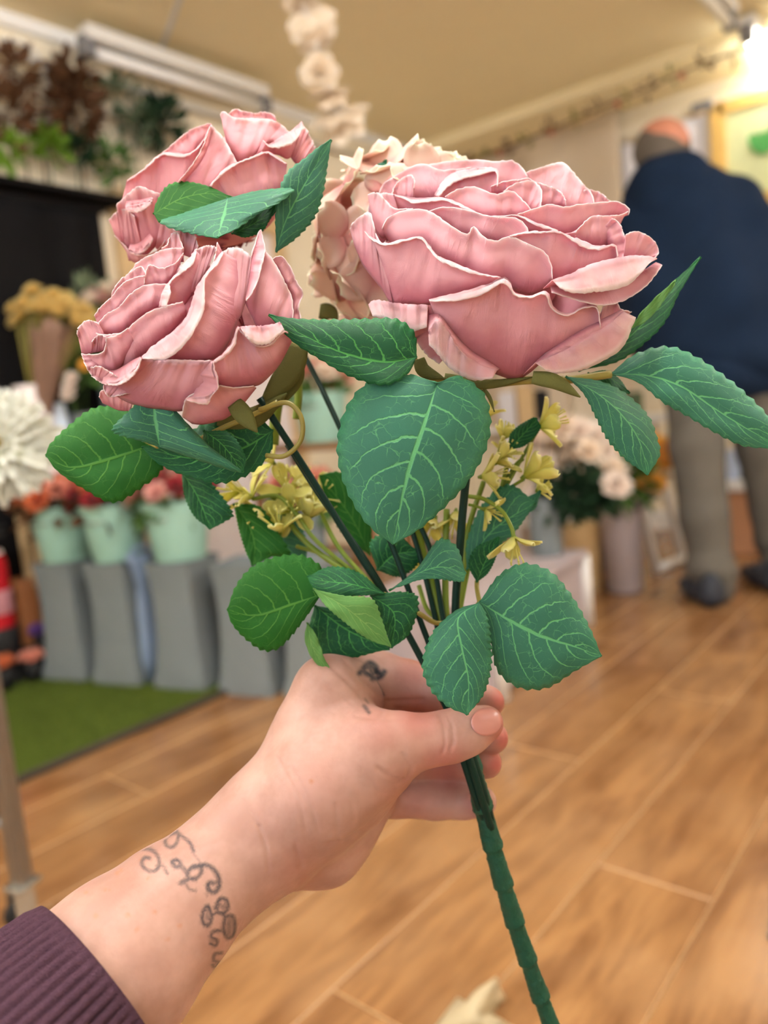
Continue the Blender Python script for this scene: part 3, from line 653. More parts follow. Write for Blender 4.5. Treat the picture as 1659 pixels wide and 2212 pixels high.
# ---- leaves: midrib and both edges are followed in space, z is towards the viewer
def leaf(mid, left, right, d0, m=None, mu=None, teeth=17, amp=0.045, cup=0.10, label=None, parent=None, name='leaf', N=96, Mh=7):
    m = m or M_leaf; mu = mu or M_under
    c3 = lambda L: np.array([[q[0], q[1], q[2] if len(q) > 2 else 0.0] for q in L], float)
    A, L, R = (spline(c3(q), N) for q in (mid, left, right))
    t = np.linspace(0, 1, N)
    saw = (t * teeth) % 1.0
    saw = np.where(saw < 0.72, saw / 0.72, (1 - saw) / 0.28) - 0.5
    en = np.minimum(1, np.minimum(t * 8, (1 - t) * 8 + 0.25))
    cols = []; vs = np.linspace(-1, 1, 2 * Mh + 1)
    for v in vs:
        E_ = L if v < 0 else R
        a = abs(v); off = E_ - A
        wpx = np.linalg.norm(off[:, :2], axis=1)
        sc_ = a * (1 + (amp * saw * en * 130 / np.maximum(wpx, 60))[:, None] * (a > 0.8))
        q = A + off * sc_
        q[:, 2] += cup * wpx * math.sin(math.pi * a)
        q[:, 2] += 2.2 * np.sin(t * 19 + 3 * v) * a
        cols.append(q)
    G = np.stack(cols, 1).reshape(-1, 3)
    V = atv(np.c_[G[:, 0], G[:, 1], d0 - G[:, 2] * d0 / FPX])
    F = grid_faces(N, 2 * Mh + 1)
    nrm = np.zeros(3); ctr = V.mean(0)
    Vq = V.reshape(N, 2 * Mh + 1, 3); dv = Vq[1:, :-1] - Vq[:-1, :-1]; du = Vq[:-1, 1:] - Vq[:-1, :-1]
    nrm = np.cross(du, dv).sum((0, 1))
    if nrm @ FWD > 0 : F = [f[::-1] for f in F]
    # first material is the side that faces out of the bouquet here
    U, Vv = np.meshgrid(t, 0.5 + 0.5 * vs, indexing='ij')
    o = mesh_obj(name, V, F, parent=parent or BQ, mats=[m, mu], uv={'UVMap': np.c_[U.ravel(), Vv.ravel()]})
    if nrm @ FWD > 0: pass
    solid(o, 0.0005, 1)
    if label: o['label'] = label
    return o

LF = leaf
LF([(945, 828, -10), (925, 890, 4), (905, 950, 10), (885, 1010, 8), (868, 1080, 0), (850, 1176, -20)],
   [(945, 828), (880, 808, -20), (800, 822, -26), (748, 880, -26), (728, 960, -20), (738, 1030, -14), (765, 1092, -12), (802, 1142, -12), (850, 1176, -20)],
   [(945, 828), (990, 812, -14), (1045, 850, -20), (1060, 910, -22), (1050, 970, -20), (1012, 1040, -18), (960, 1096, -16), (905, 1144, -16), (850, 1176, -20)], 0.309, cup=0.05, label='large heart-shaped leaf hanging below the biggest rose')
LF([(900, 772), (830, 782, 6), (740, 762, 10), (660, 726, 10), (580, 680)], [(900, 772), (896, 720, -6), (860, 690, -4), (800, 688), (720, 690), (640, 688), (580, 680)],
   [(900, 772), (882, 806, 10), (832, 832, 14), (760, 815, 10), (690, 776, 6), (630, 736, 4), (580, 680)], 0.312, M_leafd)
LF([(597, 545), (612, 490, 5), (640, 430, 8), (675, 370, 4), (716, 302)], [(597, 545), (595, 470, 20), (603, 410, 22), (622, 370, 14), (660, 340, 8), (690, 316, 4), (716, 302)],
   [(597, 545), (640, 515, -14), (680, 470, -16), (698, 420, -12), (706, 370, -8), (716, 302)], 0.344)
LF([(332, 462, -30), (390, 430, -34), (450, 418, -30), (508, 430, -20)], [(332, 462, -30), (336, 440, -40), (360, 402, -50), (395, 392, -50), (450, 402, -40), (508, 430, -20)],
   [(332, 462, -30), (345, 480, -20), (390, 466, -20), (440, 450, -20), (508, 430, -20)], 0.336, M_under, M_leaf, cup=0.02)
LF([(492, 428), (482, 470, 45), (470, 513, 90)], [(492, 428), (440, 445, 6), (390, 462, 14), (346, 478, 28), (372, 494, 50), (430, 508, 74), (470, 513, 90)],
   [(492, 428), (560, 411, 4), (634, 408, 14), (612, 432, 30), (560, 462, 52), (510, 494, 74), (470, 513, 90)], 0.340)
LF([(500, 505), (550, 482), (604, 440)], [(500, 505), (530, 470), (570, 450), (604, 440)], [(500, 505), (530, 512), (565, 500), (604, 440)], 0.342, M_leafd, cup=0.02)
# right-hand leaves
LF([(1250, 802, -20), (1340, 745, -10), (1420, 665), (1514, 555, 10)], [(1250, 802, -20), (1320, 735, -30), (1372, 692, -26), (1420, 643, -16), (1455, 608, -6), (1514, 555, 10)],
   [(1250, 802, -20), (1340, 778, -4), (1400, 735, 4), (1440, 690, 8), (1464, 640, 10), (1490, 592, 10), (1514, 555, 10)], 0.352, M_leafd, cup=0.04)
LF([(1360, 712), (1400, 672), (1440, 632), (1462, 604)], [(1360, 712), (1390, 670), (1430, 630), (1462, 604)], [(1360, 712), (1400, 690), (1430, 655), (1462, 604)], 0.346, M_pale, M_leaf, teeth=2, amp=0.01, cup=0.0)
LF([(1318, 808), (1400, 812, 10), (1470, 834, 16), (1540, 880, 16), (1610, 924, 10), (1690, 968)], [(1318, 808), (1370, 766, -6), (1440, 748, -8), (1500, 768, -6), (1560, 808, -2), (1612, 850), (1668, 910), (1690, 968)],
   [(1318, 808), (1380, 826, 14), (1430, 868, 20), (1490, 902, 20), (1540, 932, 16), (1600, 962, 10), (1645, 968), (1690, 968)], 0.335)
LF([(1222, 813), (1290, 850, 18), (1340, 892, 22), (1380, 950, 16), (1400, 1026)], [(1222, 813), (1260, 850, 12), (1286, 900, 10), (1312, 950, 8), (1352, 994, 4), (1400, 1026)],
   [(1222, 813), (1300, 824, -14), (1352, 850, -22), (1402, 900, -20), (1421, 950, -14), (1426, 982, -8), (1400, 1026)], 0.33)
LF([(1270, 806, -10), (1310, 812, -10), (1360, 850, -14)], [(1270, 806, -10), (1310, 800, -18), (1340, 820, -20), (1360, 850, -14)], [(1270, 806, -10), (1300, 826, -10), (1330, 845, -10), (1360, 850, -14)], 0.345, M_leafd)
# left-hand group below the lower rose
LF([(335, 958), (230, 994, 8), (150, 1010, 4), (99, 984)], [(335, 958), (325, 905, -10), (260, 878, -14), (200, 882, -12), (145, 922, -8), (106, 962, -4), (99, 984)],
   [(335, 958), (352, 1010), (302, 1056, 4), (245, 1086, 6), (180, 1056, 4), (122, 1016), (99, 984)], 0.345, M_under, M_leaf)
LF([(345, 966, -6), (338, 930, 6), (333, 890, 4), (335, 828, -8)], [(345, 966, -6), (300, 952, 10), (242, 930, 20), (282, 884, 10), (335, 828, -8)],
   [(345, 966, -6), (420, 992, 16), (522, 1020, 30), (452, 962, 20), (392, 900, 6), (335, 828, -8)], 0.318, label='leaf folded to a point in front of the lower rose')
LF([(590, 930, -30), (520, 970, -20), (420, 990, -10), (306, 966)], [(590, 930, -30), (540, 888, -40), (440, 915, -36), (380, 950, -24), (306, 966)], [(590, 930, -30), (586, 975, -20), (545, 1020, -10), (480, 1044), (400, 1028), (340, 1000), (306, 966)], 0.34, M_leafd, M_leafd)
LF([(440, 930), (480, 960, 6), (526, 1020)], [(440, 930), (440, 965), (480, 1005), (526, 1020)], [(440, 930), (495, 935), (530, 985), (526, 1020)], 0.33, M_leafd)
LF([(392, 1018), (425, 1070, 6), (455, 1143)], [(392, 1018), (398, 1070, -2), (420, 1116, -2), (455, 1143)], [(392, 1018), (442, 1030, 12), (472, 1062, 16), (504, 1112, 14), (484, 1128, 8), (455, 1143)], 0.37, M_leafd)
LF([(504, 1088), (535, 1130, 4), (550, 1180, 4), (546, 1223)], [(504, 1088), (515, 1140), (530, 1190), (546, 1223)], [(504, 1088), (560, 1094, 10), (602, 1150, 14), (628, 1202, 10), (590, 1202, 6), (546, 1223)], 0.39, M_under, M_leaf)
LF([(560, 1110), (610, 1170), (660, 1230)], [(560, 1110), (570, 1170), (610, 1220), (660, 1230)], [(560, 1110), (620, 1110), (660, 1160), (660, 1230)], 0.41, M_leaf)
LF([(694, 1284, 6), (620, 1310, 10), (550, 1330, 6), (491, 1318)], [(694, 1284, 6), (702, 1236, -16), (656, 1200, -22), (590, 1204, -20), (540, 1228, -14), (508, 1268, -8), (491, 1318)],
   [(694, 1284, 6), (662, 1332, 6), (606, 1398, 4), (570, 1406, 2), (530, 1380), (500, 1346), (491, 1318)], 0.35, M_under, M_leaf, label='broad bright green leaf seen from beneath')
LF([(832, 1283), (760, 1262, 8), (700, 1255, 6), (664, 1246)], [(832, 1283), (772, 1235, -16), (712, 1224, -16), (664, 1246)], [(832, 1283), (760, 1288, 14), (704, 1288, 14), (674, 1266, 8), (664, 1246)], 0.345, M_leafd)
LF([(676, 1272, 10), (750, 1315, 22), (844, 1398, 10)], [(676, 1272, 10), (740, 1286, 14), (804, 1294, 14), (824, 1335, 14), (844, 1398, 10)], [(676, 1272, 10), (705, 1310, 26), (745, 1345, 28), (794, 1380, 20), (844, 1398, 10)], 0.34, M_pale, M_leafd)
LF([(800, 1286), (850, 1325, 8), (846, 1400)], [(800, 1286), (822, 1335, 4), (846, 1400)], [(800, 1286), (862, 1278), (900, 1286), (902, 1320), (882, 1372), (846, 1400)], 0.346, M_leafd)
LF([(840, 1276), (900, 1240, 10), (955, 1225, 12), (1006, 1240)], [(840, 1276), (900, 1228, -10), (950, 1164, -20), (986, 1180, -14), (1006, 1240)], [(840, 1276), (880, 1260, 14), (930, 1250, 20), (1000, 1256, 14), (1006, 1240)], 0.335)
LF([(815, 1232), (850, 1200, 4), (900, 1190)], [(815, 1232), (800, 1170), (850, 1150), (900, 1190)], [(815, 1232), (865, 1246), (905, 1215), (900, 1190)], 0.375, M_leafd)
LF([(800, 1200), (760, 1120, 4), (690, 1026)], [(800, 1200), (745, 1160), (710, 1100), (690, 1026)], [(800, 1200), (802, 1130), (782, 1060), (735, 1020), (690, 1026)], 0.4, M_under, M_leaf)
LF([(680, 1308), (750, 1360), (842, 1402)], [(680, 1308), (668, 1370), (715, 1424), (842, 1402)], [(680, 1308), (740, 1320), (800, 1360), (842, 1402)], 0.365, M_leafd, M_leafd)
LF([(664, 1345), (676, 1400, 8), (716, 1456)], [(664, 1345), (658, 1380), (678, 1428), (716, 1456)], [(664, 1345), (684, 1375, 10), (700, 1420, 10), (716, 1456)], 0.352, M_pale, M_leafd, teeth=5)
# lower front pair
LF([(1036, 1302), (990, 1335, 10), (998, 1400, 14), (1012, 1465, 8), (1010, 1544)], [(1036, 1302), (985, 1318, -12), (932, 1370, -18), (912, 1440, -16), (930, 1490, -10), (966, 1526, -4), (1010, 1544)],
   [(1036, 1302), (1052, 1330, 2), (1062, 1400, -4), (1060, 1450, -6), (1044, 1502, -4), (1010, 1544)], 0.322, label='oval leaf hanging in front of the thumb')
LF([(1036, 1300), (1100, 1340, 14), (1170, 1374, 16), (1240, 1396, 10), (1299, 1418)], [(1036, 1300), (1080, 1240, -8), (1132, 1217, -12), (1190, 1235, -10), (1232, 1282, -8), (1262, 1332, -4), (1286, 1382), (1299, 1418)],
   [(1036, 1300), (1058, 1380, -6), (1076, 1452, -10), (1122, 1486, -10), (1182, 1486, -8), (1242, 1450, -4), (1299, 1418)], 0.33, label='broad leaf spreading sideways above the fingertips')
LF([(1008, 1232), (1060, 1150, 4), (1156, 1086)], [(1008, 1232), (1008, 1170, -10), (1045, 1085, -14), (1100, 1046, -10), (1156, 1086)], [(1008, 1232), (1062, 1190, 8), (1112, 1150, 8), (1156, 1086)], 0.37)
LF([(1030, 1258), (1050, 1210), (1078, 1160)], [(1030, 1258), (1012, 1220), (1028, 1182), (1078, 1160)], [(1030, 1258), (1056, 1236), (1076, 1190), (1078, 1160)], 0.36, M_leafd)
LF([(1100, 972), (1132, 936), (1160, 905)], [(1100, 972), (1104, 935), (1150, 902), (1160, 905)], [(1100, 972), (1135, 962), (1168, 925), (1160, 905)], 0.37, M_leafd)
LF([(1130, 1110), (1150, 1085), (1168, 1060)], [(1130, 1110), (1132, 1080), (1168, 1060)], [(1130, 1110), (1155, 1100), (1168, 1060)], 0.375)
LF([(806, 378), (815, 362), (836, 345)], [(806, 378), (806, 362), (836, 345)], [(806, 378), (830, 372), (836, 345)], 0.385, teeth=4)

# ---- sepals under the roses
def strip(pts, w, d0, m, name, parent, tip=0.15):
    P = spline(np.array([[p[0], p[1], p[2] if len(p) > 2 else 0] for p in pts], float), 20)
    T = np.gradient(P[:, :2], axis=0); T /= np.linalg.norm(T, axis=1)[:, None]; Nn = np.c_[-T[:, 1], T[:, 0]]
    t = np.linspace(0, 1, 20); wd_ = w * (np.sin(math.pi * np.clip(0.25 + 0.72 * t, 0, 1)) * (1 - tip) + tip * (1 - t))
    G = []
    for s in (-1, -0.5, 0, 0.5, 1):
        q = np.c_[P[:, :2] + Nn * (wd_ * s)[:, None], P[:, 2] + 4 * (1 - s * s)]; G.append(q)
    G = np.stack(G, 1).reshape(-1, 3)
    o = mesh_obj(name, atv(np.c_[G[:, 0], G[:, 1], d0 - G[:, 2] * d0 / FPX]), grid_faces(20, 5), m, parent); solid(o, 0.0004)
    return o
for pts, w, d in (([(505, 870), (525, 895, 10), (556, 934, 8)], 22, 0.315), ([(645, 745), (625, 800, 0), (560, 880, -6)], 30, 0.345), ([(640, 760), (640, 820), (590, 890)], 16, 0.35),
                  ([(470, 900), (540, 905), (620, 850)], 26, 0.345), ([(1150, 815, 4), (1200, 825, 8), (1254, 858)], 18, 0.322), ([(960, 815), (1050, 830), (1150, 815)], 12, 0.332),
                  ([(905, 775), (915, 800), (960, 818)], 16, 0.33), ([(1045, 840), (1058, 860), (1068, 890)], 5, 0.335), ([(690, 672), (715, 676), (730, 690)], 20, 0.40)):
    strip(pts, w, d, M_sepal, 'sepal', BQ)

# ---- stems
def stem(pts, r, m, name='stem', seg=8, n=40):
    P = spline(np.array([[p[0], p[1], p[2]] for p in pts], float), n)
    V, F = tube(atv(P), r, seg); return mesh_obj(name, V, F, m, BQ)
stem([(560, 860, 0.345), (590, 905, 0.347), (680, 1045, 0.352), (780, 1205, 0.356), (850, 1315, 0.357), (935, 1470, 0.358), (1000, 1600, 0.358), (1030, 1690, 0.36)], 0.0016, M_wire)
stem([(620, 960, 0.362), (690, 1070, 0.361), (790, 1210, 0.36), (860, 1330, 0.36), (1000, 1600, 0.36)], 0.0014, M_wire)
stem([(648, 750, 0.40), (690, 830, 0.39), (735, 925, 0.38), (800, 1060, 0.37), (900, 1320, 0.362), (1005, 1600, 0.361)], 0.0014, M_wire)
stem([(1040, 838, 0.345), (1020, 940, 0.352), (1004, 1060, 0.356), (992, 1200, 0.358), (984, 1330, 0.36), (1000, 1560, 0.362), (1020, 1650, 0.363)], 0.0019, M_wire)
stem([(890, 1100, 0.38), (930, 1190, 0.372), (958, 1340, 0.366), (1000, 1560, 0.364)], 0.0013, M_wire)
stem([(870, 560, 0.40), (830, 900, 0.39), (920, 1250, 0.372), (990, 1560, 0.364)], 0.0013, M_wire)
for pts, r in (([(890, 1090, 0.385), (915, 1200, 0.378), (950, 1330, 0.372), (990, 1540, 0.367)], 0.0022), ([(965, 1100, 0.38), (962, 1220, 0.376), (965, 1335, 0.37), (992, 1540, 0.366)], 0.0016),
               ([(1045, 1040, 0.38), (1010, 1150, 0.376), (1000, 1260, 0.374), (985, 1340, 0.37), (995, 1540, 0.367)], 0.0013), ([(905, 1265, 0.38), (925, 1320, 0.374), (960, 1345, 0.37)], 0.0012),
               ([(580, 1060, 0.40), (650, 1160, 0.395), (740, 1230, 0.385), (800, 1260, 0.38), (880, 1330, 0.375)], 0.0014), ([(640, 1180, 0.40), (700, 1200, 0.395), (790, 1260, 0.382)], 0.001),
               ([(690, 1100, 0.4), (730, 1180, 0.392), (800, 1260, 0.382)], 0.0012), ([(620, 820, 0.39), (600, 870, 0.39), (590, 960, 0.39)], 0.003), ([(640, 790, 0.38), (645, 850, 0.38), (640, 905, 0.38)], 0.002),
               ([(1095, 1010, 0.378), (1075, 1080, 0.38), (1020, 1200, 0.378), (990, 1340, 0.37)], 0.0012), ([(1130, 990, 0.376), (1110, 1010, 0.378), (1085, 1060, 0.38)], 0.0011)):
    stem(pts, r, M_lime, 'green_sprig_stem')
for pts, r in (([(560, 885, 0.333), (620, 870, 0.33), (650, 900, 0.33), (650, 950, 0.332), (615, 985, 0.334), (575, 984, 0.337)], 0.0011), ([(600, 868, 0.335), (560, 890, 0.334), (480, 925, 0.335), (430, 950, 0.336)], 0.0012),
               ([(1030, 835, 0.337), (1130, 822, 0.335), (1230, 820, 0.335), (1320, 808, 0.335)], 0.0018), ([(890, 770, 0.335), (925, 815, 0.333), (960, 822, 0.335), (1030, 835, 0.338)], 0.0014),
               ([(905, 1325, 0.352), (940, 1345, 0.362), (970, 1345, 0.368)], 0.0012), ([(1036, 1302, 0.345), (1030, 1270, 0.36), (1030, 1255, 0.362)], 0.0011), ([(1036, 1302, 0.342), (1010, 1330, 0.36), (985, 1345, 0.368)], 0.0012),
               ([(830, 1283, 0.348), (860, 1310, 0.355), (880, 1330, 0.36)], 0.0012), ([(694, 1284, 0.352), (760, 1290, 0.356), (840, 1310, 0.36)], 0.0012), ([(340, 965, 0.322), (310, 950, 0.335), (290, 940, 0.345)], 0.0009)):
    stem(pts, r, M_tan, 'leaf_stalk', 7, 30)
# taped lower stem bundle
P = spline(np.array([(1000, 1590, 0.361), (1022, 1660, 0.362), (1052, 1780, 0.364), (1090, 1920, 0.367), (1135, 2060, 0.37), (1196, 2230, 0.373), (1290, 2480, 0.38)], float), 220)
Rb = np.interp(np.linspace(0, 1, 220), [0, 0.15, 0.5, 1], [0.0040, 0.0046, 0.0044, 0.0036])
seg_len = np.linspace(0, 1, 220) * 11
saw = (seg_len % 1.0); Rb = Rb * (0.90 + 0.26 * saw ** 1.5 - 0.22 * (saw > 0.95))
V, F = tube(atv(P), Rb, 14)
rg = np.random.default_rng(4); V += rg.normal(0, 0.00012, V.shape)
mesh_obj('taped_stem', V, F, M_wrap, BQ)['label'] = 'dark green taped lower stem in overlapping wraps'
for k_ in range(3):
    a0 = [(-9, 0.357), (4, 0.3555), (13, 0.358)][k_]
    stem([(985 + a0[0], 1575, a0[1] + 0.001), (1010 + a0[0], 1640, a0[1]), (1035 + a0[0] * 0.9, 1720, a0[1] + 0.002), (1058 + a0[0] * 0.6, 1790, a0[1] + 0.006)], 0.0019, M_wire, 'stem', 8, 24)

# ---- hydrangea head behind the roses
def floret_petal(c, ax, up_, L, w, curl, parent, spoon=False):
    """rounded petal starting at c in direction up_, facing ax"""
    sd = np.cross(up_, ax); n, mcol = 9, 7; rows = []
    for i in range(n):
        t = i / (n - 1)
        hw = w * math.sin(math.pi * (0.08 + 0.80 * t) ** 0.9) ** 0.7 * (1 if t < 0.98 else 0.7)
        if spoon: hw = w * float(np.interp(t, [0, 0.3, 0.62, 0.85, 0.95, 1], [0.22, 0.55, 1.0, 0.92, 0.6, 0.25]))
        s = np.linspace(-1, 1, mcol)[:, None]
        rows.append(c + up_ * L * t + sd * hw * s + ax * (curl * t * t * L + 0.10 * L * (s ** 2) * t))
    Wd = np.stack(rows); U, Vv = np.meshgrid(np.linspace(0, 1, mcol), np.linspace(0, 1, n))
    return Wd.reshape(-1, 3), grid_faces(n, mcol), np.c_[U.ravel(), Vv.ravel()]
hc = at(880, 540, 0.418); hr = 0.0455
bm = bmesh.new(); bmesh.ops.create_icosphere(bm, subdivisions=2, radius=0.5 * hr)
Vc = np.array([v.co[:] for v in bm.verts]) + hc; Fc = [[v.index for v in f.verts] for f in bm.faces]; bm.free()
hyd = mesh_obj('hydrangea_head', Vc, Fc, mat('hydrangea_heart_green', srgb(96, 100, 50), 0.7), BQ)
hyd['label'] = 'cream and blush hydrangea head tucked behind the roses'
rg = np.random.default_rng(11)
NB = 38
for i in range(NB):
    zz = 1 - 2 * (i + 0.5) / NB; an = i * 2.399963
    dv = np.array([math.cos(an) * math.sqrt(1 - zz * zz), math.sin(an) * math.sqrt(1 - zz * zz), zz])
    dv = dv + rg.normal(0, 0.12, 3); dv /= np.linalg.norm(dv)
    c = hc + dv * hr * (0.98 + 0.12 * rg.random())
    a = np.cross(dv, [0.3, 0.2, 0.9]); a /= np.linalg.norm(a); b_ = np.cross(dv, a); rot = rg.random() * 6.28
    for q in range(4):
        th = rot + q * math.pi / 2 + rg.normal(0, 0.12)
        upd = a * math.cos(th) + b_ * math.sin(th)
        V, F, uv = floret_petal(c, dv, upd, 0.0165 * (1 + 0.25 * rg.random()), 0.0098, rg.normal(0.10, 0.2), hyd)
        o = mesh_obj('floret_petal', V, F, M_hyd, hyd, uv={'UVMap': uv}); solid(o, 0.0003)

# ---- small yellow-green plastic flowers
def yflower(px, py, d, dirx, diry, dz, size, n=5, open_=0.75, seed=0, name='yellow_flower'):
    rg = np.random.default_rng(seed)
    c = at(px, py, d); ax = RGT * dirx - UPV * diry - FWD * dz; ax /= np.linalg.norm(ax)
    a = np.cross(ax, [0.2, 0.5, 0.8]); a /= np.linalg.norm(a); b_ = np.cross(ax, a)
    L = size * d / FPX
    V, F = tube([c - ax * L * 0.12, c, c + ax * L * 0.15], [0.0006, 0.0013, 0.0007], 8)
    head = mesh_obj(name, V, F, M_lime, BQ)
    rot = rg.random() * 6.28
    for q in range(n):
        th = rot + q * 2 * math.pi / n
        sdv = a * math.cos(th) + b_ * math.sin(th)
        op = open_ + 0.22 + rg.normal(0, 0.18)
        upd = ax * math.cos(op) + sdv * math.sin(op); fx = ax * math.sin(op) - sdv * math.cos(op)
        V, F, uv = floret_petal(c, fx, upd, L * (0.9 + 0.2 * rg.random()), L * 0.25, -0.14 + rg.normal(0, 0.12), head, True)
        o = mesh_obj('petal', V, F, M_yel, head, uv={'UVMap': uv}); solid(o, 0.0004)
    for q in range(5):
        th = rot + 0.5 + q * 2 * math.pi / 5; sdv = a * math.cos(th) + b_ * math.sin(th)
        e = c + ax * L * 0.85 + sdv * L * 0.22
        V, F = tube([c, c + ax * L * 0.5 + sdv * L * 0.1, e, e + ax * L * 0.06], [0.0003, 0.00028, 0.00035, 0.0006], 6)
        mesh_obj('stamen', V, F, M_yel, head, uv={'UVMap': np.full((len(V), 2), 0.7)})
    return head
for i, (x, y, d, dx, dy, dz, sz, op) in enumerate([
    (1163, 922, 0.372, 0.9, -0.35, 0.2, 70, 0.6), (1132, 1030, 0.37, 0.85, -0.45, 0.2, 72, 0.5), (1088, 985, 0.374, 0.5, -0.8, 0.3, 46, 0.7),
    (1040, 1030, 0.372, 0.9, -0.1, 0.3, 66, 0.55), (1048, 1100, 0.366, 0.8, 0.4, 0.3, 46, 0.8), (1110, 1160, 0.352, 0.05, 1.0, 0.35, 66, 0.85),
    (1160, 1060, 0.38, 0.6, -0.3, 0.2, 36, 0.6), (1055, 900, 0.385, 0.3, -1.0, 0.1, 40, 0.5), (985, 1105, 0.384, -0.1, 0.9, 0.3, 64, 0.6), (940, 1120, 0.386, -0.4, 0.7, 0.2, 60, 0.7),
    (590, 1000, 0.395, -0.7, -0.3, 0.3, 58, 0.8), (545, 1075, 0.395, -0.7, -0.5, 0.3, 66, 0.7), (620, 1060, 0.40, 0.0, -0.6, 0.8, 66, 1.1), (665, 1120, 0.40, 0.4, -0.9, 0.3, 70, 0.6),
    (605, 1150, 0.39, -0.2, -1.0, 0.3, 64, 0.6), (650, 1050, 0.41, 0.2, -0.8, 0.3, 52, 0.8), (640, 770, 0.40, 0.2, -0.9, 0.2, 44, 0.5), (520, 1060, 0.398, -0.9, 0.1, 0.3, 56, 0.6), (570, 1105, 0.395, -0.5, 0.6, 0.4, 54, 0.8), (690, 1075, 0.405, 0.5, -0.6, 0.4, 56, 0.8), (630, 1105, 0.398, 0.1, -0.2, 1.0, 60, 1.0), (1085, 950, 0.378, 0.4, -0.9, 0.2, 44, 0.6), (1070, 1000, 0.372, 0.7, -0.6, 0.3, 56, 0.6), (900, 1230, 0.39, -0.4, -0.7, 0.2, 44, 0.6)]):
    yflower(x, y, d, dx, dy, dz, sz, 5, op, 20 + i)
stem([(1012, 1072, 0.366), (1045, 1078, 0.362), (1085, 1105, 0.356), (1105, 1140, 0.353), (1110, 1162, 0.352)], 0.001, M_lime, 'green_sprig_stem')
stem([(1012, 1090, 0.368), (1030, 1094, 0.367), (1048, 1102, 0.366)], 0.0007, M_lime, 'green_sprig_stem')
stem([(545, 1078, 0.395), (600, 1072, 0.393), (640, 1110, 0.392), (680, 1165, 0.39), (780, 1250, 0.384)], 0.0011, M_lime, 'green_sprig_stem')
stem([(1132, 1035, 0.371), (1110, 1048, 0.374), (1085, 1062, 0.378)], 0.0008, M_lime, 'green_sprig_stem')
stem([(1163, 926, 0.373), (1130, 985, 0.376), (1100, 1040, 0.378), (1080, 1080, 0.38)], 0.0009, M_lime, 'green_sprig_stem')

